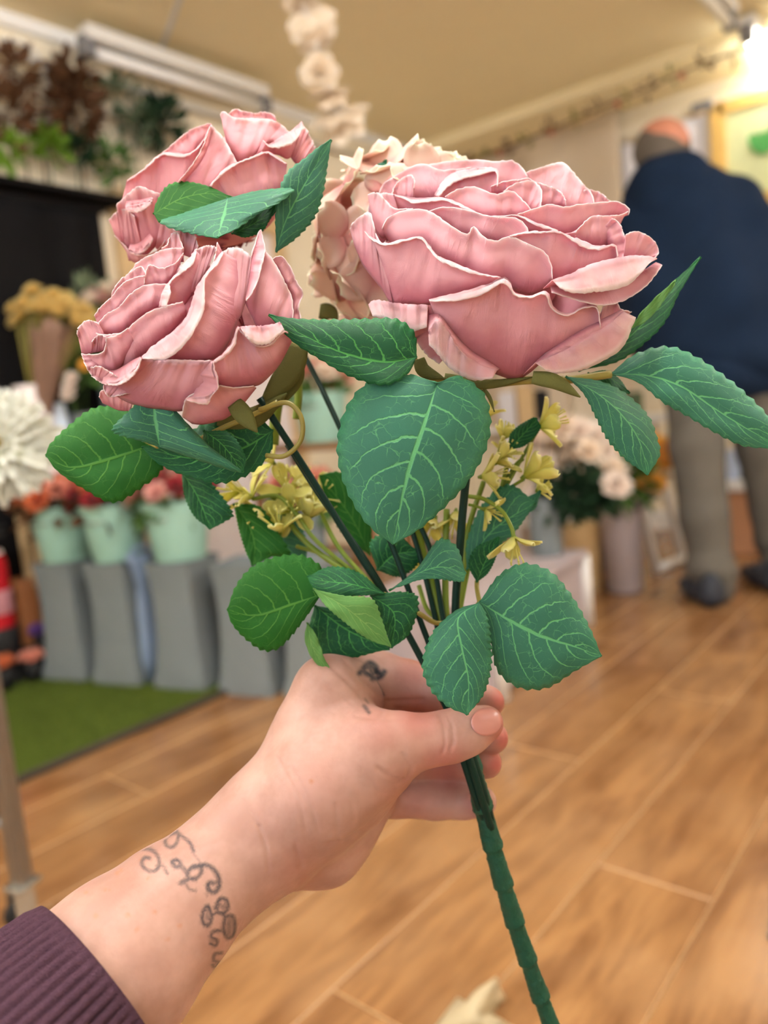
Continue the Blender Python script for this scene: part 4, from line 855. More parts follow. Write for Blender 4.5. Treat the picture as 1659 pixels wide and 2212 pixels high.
# ------------------------------------------------------------------ smooth bodies from blended tapered limbs
def blend_mesh(prims, res, k=0.006):
    """prims: (a, b, ra, rb[, k]) in metres; returns a closed quad surface of their smooth union"""
    A = np.array([p[0] for p in prims]); B = np.array([p[1] for p in prims]); rm = max(max(p[2], p[3]) for p in prims)
    R = np.array([max(p[2], p[3]) for p in prims])[:, None]
    lo = np.minimum(A - R, B - R).min(0) - 4 * res; hi = np.maximum(A + R, B + R).max(0) + 4 * res
    n = np.ceil((hi - lo) / res).astype(int) + 1
    D = np.full(n, 9.0, np.float32)
    for p in prims:
        a, b, ra, rb = p[:4]; kk = p[4] if len(p) > 4 else k
        r = max(ra, rb) + kk + 3 * res
        i0 = np.maximum(0, np.floor((np.minimum(a, b) - r - lo) / res).astype(int)); i1 = np.minimum(n, np.ceil((np.maximum(a, b) + r - lo) / res).astype(int) + 1)
        g = [((np.arange(i0[q], i1[q]) * res) + lo[q]).astype(np.float32) for q in range(3)]
        X, Y, Z = g[0][:, None, None], g[1][None, :, None], g[2][None, None, :]
        ba = b - a; L2 = max(ba @ ba, 1e-12)
        t = np.clip(((X - a[0]) * ba[0] + (Y - a[1]) * ba[1] + (Z - a[2]) * ba[2]) / L2, 0, 1)
        d = np.sqrt((X - a[0] - t * ba[0]) ** 2 + (Y - a[1] - t * ba[1]) ** 2 + (Z - a[2] - t * ba[2]) ** 2) - (ra + (rb - ra) * t)
        s = D[i0[0]:i1[0], i0[1]:i1[1], i0[2]:i1[2]]
        h = np.clip(kk - np.abs(s - d), 0, None) / kk
        s[...] = np.minimum(s, d) - h * h * kk * 0.25
    ins = D < 0
    N = tuple(n - 1)
    cnt = np.zeros(N, np.int8); acc = np.zeros(N + (3,), np.float32); num = np.zeros(N, np.float32)
    corner = [(i, j, k_) for i in (0, 1) for j in (0, 1) for k_ in (0, 1)]
    sl = lambda c: tuple(slice(c[q], c[q] + N[q]) for q in range(3))
    for c in corner: cnt += ins[sl(c)]
    act = np.argwhere((cnt > 0) & (cnt < 8))
    ix = tuple(act.T)
    P = np.zeros((len(act), 3), np.float32); w = np.zeros(len(act), np.float32)
    for c in corner:
        for q in range(3):
            if c[q] == 1: continue
            c2 = list(c); c2[q] = 1
            d0 = D[act[:, 0] + c[0], act[:, 1] + c[1], act[:, 2] + c[2]]; d1 = D[act[:, 0] + c2[0], act[:, 1] + c2[1], act[:, 2] + c2[2]]
            mk = (d0 < 0) != (d1 < 0)
            t = np.where(mk, d0 / np.where(mk, d0 - d1, 1), 0)
            e = np.array(c, np.float32)[None].repeat(len(act), 0); e[:, q] += t
            P += e * mk[:, None]; w += mk
    P = P / w[:, None] + act
    idx = np.full(N, -1, np.int64); idx[ix] = np.arange(len(act))
    F = []
    for q in range(3):
        u, v = (q + 1) % 3, (q + 2) % 3
        s0 = [slice(1, N[i]) for i in range(3)]; s0[q] = slice(0, N[q])
        s1 = list(s0); s1[q] = slice(1, N[q] + 1)
        a = ins[tuple(s0)]; b = ins[tuple(s1)]
        E_ = np.argwhere(a != b)
        fl_ = a[tuple(E_.T)]
        off = np.ones(3, int); off[q] = 0
        G = E_ + off
        def cell(du, dv):
            H = G.copy(); H[:, u] -= du; H[:, v] -= dv; return idx[tuple(H.T)]
        Q = np.stack([cell(1, 1), cell(0, 1), cell(0, 0), cell(1, 0)], 1)
        Q[~fl_] = Q[~fl_][:, ::-1]
        F.append(Q)
    F = np.concatenate(F)
    V = P * res + lo
    # relax the surface a little
    ed = np.concatenate([F[:, [0, 1]], F[:, [1, 2]], F[:, [2, 3]], F[:, [3, 0]]])
    for _ in range(5):
        S = np.zeros_like(V, dtype=float); C_ = np.zeros(len(V))
        np.add.at(S, ed[:, 0], V[ed[:, 1]]); np.add.at(C_, ed[:, 0], 1)
        np.add.at(S, ed[:, 1], V[ed[:, 0]]); np.add.at(C_, ed[:, 1], 1)
        V = 0.45 * V + 0.55 * S / np.maximum(C_, 1)[:, None]
    return V.astype(float), F
def vnormals(V, F):
    nn = np.cross(V[F[:, 1]] - V[F[:, 0]], V[F[:, 3]] - V[F[:, 0]]); N = np.zeros_like(V)
    for i in range(4): np.add.at(N, F[:, i], nn)
    return N / (np.linalg.norm(N, axis=1)[:, None] + 1e-12)
def chain(pts, k=None):
    """pts (px, py, depth, radius px) -> limb prims"""
    out = []
    for p, q in zip(pts[:-1], pts[1:]):
        a, b = at(*p[:3]), at(*q[:3])
        e = (a, b, p[3] * p[2] / FPX, q[3] * q[2] / FPX)
        out.append(e + ((k,) if k else ()))
    return out
def poly_dist(X, Y, pts):
    d = np.full(len(X), 1e9); P = np.array(pts, float)
    for a, b in zip(P[:-1], P[1:]):
        ba = b - a; L = max(ba @ ba, 1e-9)
        t = np.clip(((X - a[0]) * ba[0] + (Y - a[1]) * ba[1]) / L, 0, 1)
        d = np.minimum(d, np.hypot(X - a[0] - t * ba[0], Y - a[1] - t * ba[1]))
    return d

# ------------------------------------------------------------------ the hand that holds the bouquet
pr = []
pr += chain([(-220, 2500, 0.262, 235), (60, 2262, 0.28, 214), (262, 2076, 0.300, 176), (365, 1975, 0.315, 143), (470, 1882, 0.33, 119), (560, 1806, 0.341, 112)], 0.004)
# palm and back of the hand
pr += chain([(560, 1806, 0.341, 112), (640, 1722, 0.352, 108), (690, 1590, 0.357, 92), (712, 1495, 0.362, 74)], 0.012)
pr += chain([(600, 1800, 0.352, 100), (700, 1720, 0.368, 104), (755, 1570, 0.378, 80)], 0.012)
pr += chain([(620, 1818, 0.362, 84), (690, 1790, 0.374, 96), (768, 1660, 0.385, 78)], 0.012)
pr += chain([(640, 1832, 0.366, 66), (700, 1826, 0.374, 68), (740, 1775, 0.378, 62), (800, 1715, 0.384, 56)], 0.01)
# thenar and thumb
pr += chain([(590, 1775, 0.34, 100), (700, 1690, 0.340, 108), (800, 1630, 0.339, 84), (872, 1606, 0.339, 62)], 0.012)
pr += chain([(700, 1740, 0.350, 92), (772, 1710, 0.352, 62), (830, 1662, 0.348, 52)], 0.01)
pr += chain([(872, 1606, 0.339, 61), (930, 1598, 0.341, 53), (975, 1590, 0.342, 53), (1012, 1577, 0.343, 49), (1050, 1562, 0.345, 38)], 0.004)
# web between thumb and first finger
pr += chain([(745, 1560, 0.358, 52), (790, 1600, 0.352, 48)], 0.012)
# fingers
pr += chain([(712, 1492, 0.362, 74), (765, 1476, 0.376, 64), (818, 1466, 0.385, 58)], 0.006)
pr += chain([(818, 1466, 0.385, 58), (880, 1478, 0.387, 51), (940, 1490, 0.385, 46)], 0.003)
pr += chain([(940, 1490, 0.385, 46), (1000, 1503, 0.381, 42), (1056, 1516, 0.377, 34)], 0.003)
pr += chain([(760, 1566, 0.382, 66), (850, 1560, 0.394, 52)], 0.005)
pr += chain([(850, 1560, 0.394, 52), (950, 1566, 0.392, 46), (1010, 1580, 0.384, 42), (1064, 1594, 0.376, 34)], 0.002)
pr += chain([(770, 1640, 0.388, 60), (860, 1640, 0.398, 48), (960, 1642, 0.394, 42), (1010, 1645, 0.386, 40), (1050, 1647, 0.38, 34)], 0.002)
pr += chain([(770, 1712, 0.388, 54), (850, 1722, 0.394, 42), (940, 1728, 0.39, 40), (1000, 1730, 0.384, 37), (1040, 1732, 0.381, 33)], 0.003)
HV, HF = blend_mesh(pr, 0.00105, 0.006)
HN = vnormals(HV, HF)
X, Y, Dp = proj(HV)
facing = np.clip(-(HN @ FWD) * 1.6, 0, 1)
Z8 = lambda L: [(q[0] * 0.422, 1700 + q[1] * 0.422) for q in L]
Z7 = lambda L: [(500 + q[0] * 0.434, 1360 + q[1] * 0.434) for q in L]
# creases of the skin, pressed into the surface
disp = np.zeros(len(HV))
for pts, w, a in [
    (Z7([(1030, 420), (1060, 480), (1065, 570), (1050, 610)]), 4, .5), (Z7([(1070, 420), (1100, 480), (1105, 560), (1090, 600)]), 4, .5), (Z7([(1040, 410), (1085, 500), (1085, 590)]), 3, .35),
    (Z7([(730, 690), (800, 740), (860, 750)]), 4, .5), (Z7([(850, 620), (890, 680), (880, 720)]), 4, .4), (Z7([(640, 690), (720, 800), (770, 830)]), 4, .25),
    (Z7([(140, 980), (175, 1090), (185, 1200)]), 4, .45), (Z7([(60, 850), (140, 980)]), 4, .3), (Z7([(300, 690), (400, 880), (430, 1000)]), 4, .28), (Z7([(230, 640), (340, 850), (370, 1010)]), 4, .28),
    (Z7([(520, 870), (530, 1050)]), 4, .25), (Z7([(600, 850), (610, 960)]), 4, .22), (Z7([(480, 1060), (560, 1050), (640, 1000)]), 5, .5), (Z7([(320, 1080), (360, 1220), (330, 1250)]), 5, .4),
    (Z7([(470, 160), (560, 240), (640, 320), (680, 400)]), 5, .5), (Z7([(560, 150), (650, 250), (730, 330), (750, 420)]), 4, .5), (Z7([(720, 210), (760, 300), (770, 370), (740, 430)]), 5, .9),
    (Z7([(430, 250), (560, 330), (640, 400)]), 4, .3), (Z7([(770, 360), (850, 355), (950, 350)]), 5, .8), (Z7([(620, 430), (740, 440), (860, 440)]), 5, .5),
    (Z7([(1080, 860), (1090, 930)]), 4, .25), (Z7([(780, 760), (840, 770), (900, 700)]), 4, .4)]:
    d = poly_dist(X, Y, pts); disp -= a * 0.0012 * np.exp(-(d / w) ** 2) * facing
    disp += a * 0.0002 * np.exp(-((d - 9) / 7) ** 2) * facing
ext = np.clip((Dp - 0.365) / 0.01, 0, 1)
disp *= np.where((Y > 1640) & (X > 860), 1 - ext, 1)
HV = HV + HN * disp[:, None]
# tattoo ink in the skin
ink = np.zeros(len(HV)); fc2 = (HN @ FWD < 0.05)
for pts, w, a in [
    (Z8([(700, 316), (760, 300), (850, 235), (888, 214), (912, 240), (905, 285), (880, 308), (852, 300), (846, 265), (872, 242), (902, 236), (945, 262), (975, 290), (990, 330)]), 4.6, .8),
    (Z8([(720, 315), (770, 320), (805, 350), (815, 400), (790, 430), (745, 420), (725, 388), (740, 362), (766, 364)]), 5, .8), (Z8([(800, 400), (835, 405), (856, 446)]), 3.5, .6), (Z8([(760, 300), (800, 262)]), 3, .4),
    (Z8([(890, 402), (880, 382), (905, 374), (926, 394), (906, 412), (890, 402)]), 5, .85), (Z8([(920, 400), (950, 430), (962, 470), (925, 492)]), 5.5, .85),
    (Z8([(930, 485), (960, 470), (1010, 462), (1032, 425), (1002, 402), (972, 420), (962, 460), (1000, 474)]), 5, .85), (Z8([(985, 412), (1060, 400), (1108, 440), (1122, 500), (1098, 540), (1066, 522), (1072, 490), (1096, 492)]), 6, .9),
    (Z8([(985, 335), (1030, 392)]), 2.5, .35), (Z8([(940, 490), (970, 522), (1000, 532)]), 3.5, .6), (Z8([(1050, 545), (1060, 560)]), 3, .4),
    (Z8([(1060, 608), (1040, 640), (1038, 690), (1064, 712), (1082, 672), (1072, 622), (1060, 608)]), 5, .9), (Z8([(1062, 625), (1058, 690)]), 4, .55), (Z8([(1080, 660), (1105, 645), (1112, 622), (1098, 620)]), 4, .8),
    (Z8([(1110, 602), (1128, 572), (1158, 578), (1166, 618), (1142, 646), (1114, 642)]), 5, .9), (Z8([(1120, 610), (1140, 606), (1145, 625)]), 4, .7),
    (Z8([(1150, 662), (1190, 660), (1202, 700), (1192, 760), (1162, 772), (1145, 722), (1152, 672)]), 5, .85), (Z8([(1175, 670), (1172, 760)]), 8, .6), (Z8([(1140, 735), (1092, 740), (1080, 768), (1112, 786), (1102, 812), (1078, 800)]), 4.5, .85),
    (Z8([(1135, 850), (1100, 855), (1095, 888), (1122, 900), (1102, 922), (1088, 912)]), 4.5, .8),
    # knot on the first finger
    (Z7([(655, 195), (690, 165), (720, 190), (700, 225), (665, 215), (655, 195)]), 7, 1), (Z7([(640, 215), (690, 180), (745, 220), (760, 210), (735, 240), (700, 240)]), 7, 1), (Z7([(690, 165), (700, 245)]), 7, .9), (Z7([(715, 240), (745, 285), (765, 330)]), 2.6, .7), (Z7([(660, 380), (685, 412)]), 5, .8), (Z7([(665, 345), (680, 365)]), 3, .5)]:
    pts = spline(np.array(pts, float), len(pts) * 5)
    d = poly_dist(X, Y, pts)
    ink = np.maximum(ink, a * np.clip(1.35 - d / w, 0, 1) * fc2)
frk = np.zeros(len(HV))
for (x, y, r) in [(760, 465, 4), (720, 370, 4), (680, 566, 2.2), (655, 655, 6), (790, 640, 5), (920, 710, 5), (540, 525, 4), (600, 440, 5), (490, 660, 6), (620, 425, 4), (440, 540, 4), (700, 730, 5), (860, 780, 4), (560, 530, 3)]:
    frk = np.maximum(frk, np.clip(1.4 - np.hypot(X - x * .422, Y - 1700 - y * .422) / r, 0, 1) * 0.6)
frk = np.maximum(frk, np.clip(1.4 - np.hypot(X - (500 + 397 * .434), Y - (1360 + 755 * .434)) / 5, 0, 1) * 0.8)
red = np.zeros(len(HV))
for (x, y, r, a) in [(1080, 1510, 30, .9), (1090, 1595, 32, .9), (1072, 1650, 32, .9), (1030, 1735, 34, .6), (1070, 1560, 34, .55), (900, 1720, 70, .35), (960, 1660, 60, .6), (900, 1540, 60, .6), (830, 1560, 60, .3), (690, 1690, 70, .15), (640, 1880, 60, .2), (900, 1450, 60, .45)]:
    red = np.maximum(red, a * np.exp(-((X - x) ** 2 + (Y - y) ** 2) / (r * r)))

def skin_mat(name, c0, c1, cred):
    k = NT(name); b = k.b
    tc = k.new('ShaderNodeTexCoord').outputs['Object']
    n1 = k.noise(tc, 38, 4, 0.6); n2 = k.noise(tc, 420, 3, 0.6)
    c = k.mix(k.smooth(n1, 0.3, 0.7), c0, c1)
    at_ = lambda nm: k.new('ShaderNodeAttribute', attribute_name=nm).outputs['Fac']
    c = k.mix(at_('red'), c, cred)
    c = k.mix(at_('freckle'), c, srgb(176, 116, 84))
    ik = k.m_('MULTIPLY', at_('ink'), k.m_('MULTIPLY_ADD', k.noise(tc, 300, 3), 0.6, 0.62), clamp=True)
    c = k.mix(ik, c, srgb(40, 44, 54))
    k.link(c, b.inputs['Base Color'])
    b.inputs['Roughness'].default_value = 0.5; b.inputs['Specular IOR Level'].default_value = 0.38
    b.inputs['Subsurface Weight'].default_value = 0.18; b.inputs['Subsurface Radius'].default_value = (0.012, 0.005, 0.003); b.inputs['Subsurface Scale'].default_value = 0.35
    k.bump(k.m_('ADD', n2, k.m_('MULTIPLY', n1, 0.6)), 0.22, 0.0006)
    return k.m
M_skin = skin_mat('skin_fair', srgb(164, 124, 112), srgb(186, 148, 136), srgb(172, 88, 80))
PER = thing('person', at(-150, 2450, 0.27), 'pale tattooed hand and forearm in a plum ribbed sleeve gripping the bouquet stem', 'person')
hand = mesh_obj('hand_and_forearm', HV, HF, M_skin, PER)
for nm, arr in (('ink', ink), ('freckle', frk), ('red', red)):
    A_ = hand.data.attributes.new(nm, 'FLOAT', 'POINT'); A_.data.foreach_set('value', arr.astype(np.float32))
hand['label'] = 'pale skin with dark scroll tattoos on the wrist and first finger'
bvh = BVHTree.FromPolygons([tuple(v) for v in HV], [tuple(int(i) for i in f) for f in HF])
M_nail = mat('fingernail', srgb(190, 128, 120), 0.28, 0.5, 0.05, 80)
M_nailtip = mat('fingernail_edge', srgb(240, 214, 200), 0.3, 0.5, 0.03, 80)
def nail(cx, cy, rx, ry, ang, name='fingernail'):
    n, m_ = 13, 11; pts = []; ca, sa = math.cos(ang), math.sin(ang)
    for i in range(n):
        for j in range(m_):
            u, v = 2 * i / (n - 1) - 1, 2 * j / (m_ - 1) - 1
            sq = u * math.sqrt(1 - v * v / 2), v * math.sqrt(1 - u * u / 2)
            x = cx + (sq[0] * ca * rx - sq[1] * sa * ry); y = cy + (sq[0] * sa * rx + sq[1] * ca * ry)
            dr = Vector(ray(x, y)).normalized()
            h = bvh.ray_cast(Vector(CAM), dr)
            if h[0] is None: return
            pts.append(np.array(h[0] + h[1] * (0.0007 if u * u + v * v < 1.7 else 0.0002) * (1 if h[1].dot(dr) < 0 else -1)))
    o = mesh_obj(name, pts, grid_faces(n, m_), M_nail, PER); solid(o, 0.0004)
    return o
nail(1050, 1560, 33, 29, -0.15)
# ---- ribbed sleeve
M_sleeve = mat('plum_knit', srgb(84, 58, 72), 0.9, 0.1, 0.22, 700, 0.8, 1800)
axp = np.array([(212, 2120, 0.294, 212), (60, 2262, 0.279, 244), (-220, 2500, 0.261, 268), (-420, 2680, 0.248, 292)], float)
ns, seg = 46, 400
P = spline(axp, ns); C3 = atv(P[:, :3]); Rr = P[:, 3] * P[:, 2] / FPX
T = np.gradient(C3, axis=0); T /= np.linalg.norm(T, axis=1)[:, None]
V = []
e1 = -FWD - T[0] * (-FWD @ T[0]); e1 /= np.linalg.norm(e1); e2 = np.cross(T[0], e1)
th = np.arange(seg) / seg * 2 * math.pi
rib = 1 - np.abs(np.sin(th * 29)) ** 0.55                       # deep narrow valleys between rounded ribs
for i in range(ns):
    tt = i / (ns - 1)
    rim = 1.0
    if i == 0: rr = Rr[0] * 0.965
    elif i == 1: rr = Rr[0] * 0.99
    else: rr = Rr[i]
    for k_ in range(seg):
        r_ = rr - 0.0020 * rib[k_] * (0.0 if i == 0 else 0.5 if i == 1 else 1)
        lean = -0.006 * math.cos(th[k_]) * (1 - tt)            # cuff edge reaches further down on the near side
        V.append(C3[i] + T[i] * lean + (math.cos(th[k_]) * e1 + math.sin(th[k_]) * e2) * r_)
F = [(i * seg + k_, i * seg + (k_ + 1) % seg, (i + 1) * seg + (k_ + 1) % seg, (i + 1) * seg + k_) for i in range(ns - 1) for k_ in range(seg)]
o = mesh_obj('sleeve', V, F, M_sleeve, PER); solid(o, 0.0006); o['label'] = 'plum ribbed knit sleeve cuff'

# ------------------------------------------------------------------ the shop behind
rb = np.random.default_rng(21)
def bloom_mesh(name, rings, m, curl=0.3, centre=None):
    """flower of petals; rings: (count, length, width, open angle)"""
    Vs = []; Fs = []; UV = []; n0 = 0
    for cnt, L, w, op in rings:
        for j in range(cnt):
            th = 2 * math.pi * (j + rb.random() * 0.3) / cnt
            sdv = np.array([math.cos(th), math.sin(th), 0]); ax = np.array([0, 0, 1.0])
            o_ = op + rb.normal(0, 0.08)
            upd = ax * math.cos(o_) + sdv * math.sin(o_); fx = ax * math.sin(o_) - sdv * math.cos(o_); sd = np.cross(upd, fx)
            nn, mm = 5, 3
            for i in range(nn):
                t = i / (nn - 1); hw = w * math.sin(math.pi * (0.12 + 0.76 * t))
                for s in (-1, 0, 1):
                    Vs.append(upd * L * t + sd * hw * s + fx * (curl * L * t * t * (1 - 0.4 * s * s))); UV.append((0.5 + s / 2, t))
            Fs += grid_faces(nn, mm, n0); n0 += nn * mm
    me = bpy.data.meshes.new(name); me.from_pydata([tuple(v) for v in Vs], [], Fs); me.materials.append(m)
    L = me.uv_layers.new(name='UVMap'); idx = np.empty(len(me.loops), int); me.loops.foreach_get('vertex_index', idx)
    L.data.foreach_set('uv', np.asarray(UV)[idx].ravel())
    me.polygons.foreach_set('use_smooth', [True] * len(me.polygons)); me.update()
    return me
POM = [(5, 0.45, 0.2, 0.15), (7, 0.7, 0.28, 0.6), (9, 0.95, 0.32, 1.05), (9, 1.0, 0.32, 1.5)]
def pm(name, a, b, c): return petal_mat(name, a, b, c, weave=False, tr=0.3)
def put(me, parent, pos, size, ax, name='bloom'):
    o = bpy.data.objects.new(name, me); COL.objects.link(o); o.parent = parent
    o.location = np.asarray(pos) - ORG[parent.name]
    o.rotation_euler = Vector(ax).to_track_quat('Z', 'Y').to_euler(); o.scale = (size,) * 3
    return o
def leafage(parent, centre, rad, n, L, m, name='foliage', sq=(1, 1, 1), drop=0.0):
    Vs = []; F = []; k = 0
    for _ in range(n):
        dv = rb.normal(0, 1, 3); dv /= np.linalg.norm(dv); r = rad * rb.random() ** 0.45
        c = np.asarray(centre) + dv * r * np.array(sq); up_ = dv + np.array([0, 0, 0.3 - drop]); up_ /= np.linalg.norm(up_)
        sd = np.cross(up_, rb.normal(0, 1, 3)); sd /= np.linalg.norm(sd); fx = np.cross(sd, up_)
        l = L * (0.7 + 0.6 * rb.random())
        for t, w in ((0, .05), (.35, .26), (.7, .22), (1, .02)):
            for s in (-1, 0, 1): Vs.append(c + up_ * l * t + sd * l * w * s + fx * l * (0.25 * t * t - 0.1 * abs(s)))
        F += grid_faces(4, 3, k); k += 12
    o = mesh_obj(name, Vs, F, m, parent); o['kind'] = 'stuff'; return o
G_dark = mat('foliage_dark_green', srgb(34, 62, 40), 0.6, 0.3, 0.25, 30, trans=0.25)
G_mid = mat('foliage_mid_green', srgb(78, 112, 52), 0.6, 0.3, 0.25, 30, trans=0.25)
G_brt = mat('foliage_bright_green', srgb(120, 160, 50), 0.6, 0.3, 0.2, 30, trans=0.3)
G_brown = mat('foliage_brown', srgb(96, 66, 44), 0.7, 0.2, 0.35, 40, trans=0.15)
G_sage = mat('foliage_sage', srgb(104, 118, 92), 0.7, 0.2, 0.2, 30, trans=0.2)
M_dark = mat('black_cloth', srgb(22, 21, 22), 0.95, 0.1, 0.2, 6)
M_grey = mat('grey_planter', srgb(114, 122, 126), 0.65, 0.3, 0.08, 8, 0.1, 200)
M_mint = mat('mint_enamel', srgb(150, 190, 176), 0.45, 0.4, 0.05, 8)
M_wood = mat('shelf_wood', srgb(132, 92, 56), 0.6, 0.3, 0.2, 14)
M_lwood = mat('pale_wood', srgb(210, 180, 136), 0.6, 0.3, 0.12, 14)
M_card = mat('cardboard', srgb(196, 146, 112), 0.8, 0.15, 0.06, 10)
M_steel = mat('brushed_steel', srgb(140, 134, 128), 0.38, 0.5, 0.08, 40, metal=0.85)
M_zinc = mat('zinc_plated', srgb(196, 202, 204), 0.25, 0.5, 0.15, 60, metal=0.9)
M_rub = mat('black_rubber', srgb(24, 24, 26), 0.7, 0.3)
M_mauve = mat('mauve_grey_vase', srgb(172, 160, 164), 0.5, 0.4, 0.05, 8)
M_navy = mat('navy_fabric', srgb(22, 37, 60), 0.9, 0.12, 0.18, 7, 0.3, 500)
M_pal = mat('white_vase', srgb(232, 222, 222), 0.45, 0.4, 0.03, 6)
M_glass = mat('clear_plastic', srgb(226, 230, 240), 0.12, 0.5, 0.02, 6, transmission=0.75)
M_cream = mat('cream_cotton', srgb(234, 218, 196), 0.9, 0.1, 0.06, 5, trans=0.2)
M_lace = mat('white_lace_cloth', srgb(238, 236, 242), 0.9, 0.1, 0.05, 40, trans=0.3)

# grass mat with its dark edging
mx0, mx1, my0, my1 = -0.55, 1.62, 1.86, YW - 0.07
t = thing('grass_mat', (mx0, my0, 0), 'green artificial grass mat with dark edging on the wood floor', 'mat')
bm = bmesh.new(); add_box(bm, ((mx0 + mx1) / 2, (my0 + my1) / 2 + 0.01, 0.006), (mx1 - mx0, my1 - my0 - 0.02, 0.012))
bm_obj('mat_backing', bm, mat('turf_green', srgb(70, 84, 30), 0.9, 0.1, 0.2, 9, 0.8, 260), t)
bm = bmesh.new(); add_box(bm, ((mx0 + mx1) / 2, my0 + 0.012, 0.008), (mx1 - mx0, 0.024, 0.016), bev=0.004); bm_obj('edging', bm, mat('edging_dark', srgb(58, 50, 40), 0.8), t)
n = 9000; px_ = mx0 + 0.6 + rb.random(n) * (mx1 - mx0 - 0.6); py_ = my0 + 0.03 + rb.random(n) * (my1 - my0 - 0.04)
th = rb.random(n) * 6.28; ln = 0.010 + 0.010 * rb.random(n); bx, by = rb.normal(0, 0.006, n), rb.normal(0, 0.006, n)
Vb = np.empty((n, 3, 3)); Vb[:, 0] = np.c_[px_ - 0.0016 * np.cos(th), py_ - 0.0016 * np.sin(th), np.full(n, 0.011)]
Vb[:, 1] = np.c_[px_ + 0.0016 * np.cos(th), py_ + 0.0016 * np.sin(th), np.full(n, 0.011)]; Vb[:, 2] = np.c_[px_ + bx, py_ + by, 0.011 + ln]
o = mesh_obj('grass_blades', Vb.reshape(-1, 3), [(3 * i, 3 * i + 1, 3 * i + 2) for i in range(n)], mat('turf_blade', srgb(82, 98, 34), 0.7, 0.2, 0.2, 20), t); o['kind'] = 'stuff'

# row of grey planters carrying mint buckets
rowdir = math.atan2(1.648 - 2.595, 1.482 - 1.195)
prof = [(0.098, 0.0), (0.099, 0.012), (0.088, 0.07), (0.080, 0.16), (0.077, 0.25), (0.080, 0.34), (0.086, 0.392), (0.088, 0.40), (0.080, 0.40), (0.078, 0.385), (0.02, 0.38)]
plab = ['grey flared planter under the orange flowers, next to the fire extinguisher', 'grey flared planter under the bucket of dark red flowers', 'grey flared planter under the bucket of pink flowers', 'grey flared planter without a bucket, on the wood floor', 'grey flared planter at the end of the row, beside the pale grey plinth']
tops = []
for i, (px, py) in enumerate(((150, 1474), (262, 1484), (398, 1494), (540, 1500), (684, 1506))):
    c = fl(px, py); c = c + np.array([0.075, 0.03, 0])
    t = thing('planter', (c[0], c[1], 0.012 if c[1] > my0 else 0.0), plab[i], 'planter', 'grey planters in a row')
    V, F = lathe(prof, 48, (0, 0, 0), 0.86); ca, sa = math.cos(rowdir), math.sin(rowdir)
    zb = ORG[t.name][2]
    V = np.c_[V[:, 0] * ca - V[:, 1] * sa + c[0], V[:, 0] * sa + V[:, 1] * ca + c[1], V[:, 2] + zb]
    o = mesh_obj('planter_body', V, F, M_grey, t); smooth_by_angle(o, 50)
    bm = bmesh.new(); add_box(bm, (c[0], c[1], zb + 0.02), (0.19, 0.19, 0.03), rowdir, 0.004); bm_obj('foot', bm, M_grey, t)
    tops.append((c[0], c[1], zb + 0.40))
def bucket(c, label, s=1.0):
    t = thing('bucket', c, label, 'bucket', 'mint green buckets')
    V, F = lathe([(0.078 * s, 0), (0.080 * s, 0.004), (0.104 * s, 0.175 * s), (0.108 * s, 0.178 * s), (0.108 * s, 0.186 * s), (0.101 * s, 0.186 * s), (0.076 * s, 0.008), (0.01, 0.008)], 40, c)
    o = mesh_obj('bucket_body', V, F, M_mint, t); smooth_by_angle(o, 45)
    for s_ in (-1, 1):
        V, F = tube([np.array(c) + np.array([0.105 * s * math.cos(a), 0.105 * s * math.sin(a), 0.165 * s - 0.03 * math.sin((a - rowdir) % math.pi)]) for a in np.linspace(rowdir + s_ * 1.57 - 0.4, rowdir + s_ * 1.57 + 0.4, 9)], 0.003, 6)
        mesh_obj('handle', V, F, M_zinc, t)
    return t
def flowers(c, n, rad, h, mesh_list, size, label, cat='flowers', leafm=None, group=None, tall=0.6):
    t = thing('flower_bunch', c, label, cat, group); c = np.asarray(c, float)
    for i in range(n):
        a = i * 2.4; r = rad * math.sqrt((i + 0.5) / n)
        hd = c + np.array([r * math.cos(a), r * math.sin(a), h + rad * tall * (1 - (r / rad) ** 2) + rb.normal(0, 0.012)])
        V, F = tube([c + np.array([r * 0.2 * math.cos(a), r * 0.2 * math.sin(a), 0]), (c + hd) / 2 + np.array([0, 0, 0.02]), hd], 0.0025, 6); mesh_obj('stem', V, F, G_mid, t)
        dv = np.array([math.cos(a) * r / rad, math.sin(a) * r / rad, 0.7]); put(mesh_list[i % len(mesh_list)], t, hd, size * (0.85 + 0.3 * rb.random()), dv)
    if leafm: leafage(t, c + np.array([0, 0, h * 0.85]), rad * 0.95, 46, size * 1.5, leafm, sq=(1, 1, 0.5))
    return t
B_or = bloom_mesh('bloom_orange', POM, pm('petal_orange', srgb(170, 70, 30), srgb(206, 100, 58), srgb(226, 150, 100)))
B_red = bloom_mesh('bloom_red', POM, pm('petal_red', srgb(96, 14, 26), srgb(146, 30, 42), srgb(176, 60, 60)))
B_sal = bloom_mesh('bloom_salmon', POM, pm('petal_salmon', srgb(190, 100, 84), srgb(222, 140, 120), srgb(240, 186, 166)))
B_pnk = bloom_mesh('bloom_pink', POM, pm('petal_pink', srgb(190, 110, 110), srgb(222, 160, 152), srgb(240, 200, 190)))
B_crm = bloom_mesh('bloom_cream', POM, pm('petal_cream', srgb(222, 194, 164), srgb(240, 222, 202), srgb(248, 240, 228)))
B_yel = bloom_mesh('bloom_yellow', POM, pm('petal_golden', srgb(220, 140, 20), srgb(240, 176, 60), srgb(250, 220, 140)))
B_pur = bloom_mesh('bloom_purple', POM, pm('petal_purple', srgb(60, 30, 90), srgb(88, 50, 130), srgb(120, 84, 160)))
B_wht = bloom_mesh('bloom_white', POM, pm('petal_offwhite', srgb(226, 204, 188), srgb(240, 224, 212), srgb(248, 240, 232)))
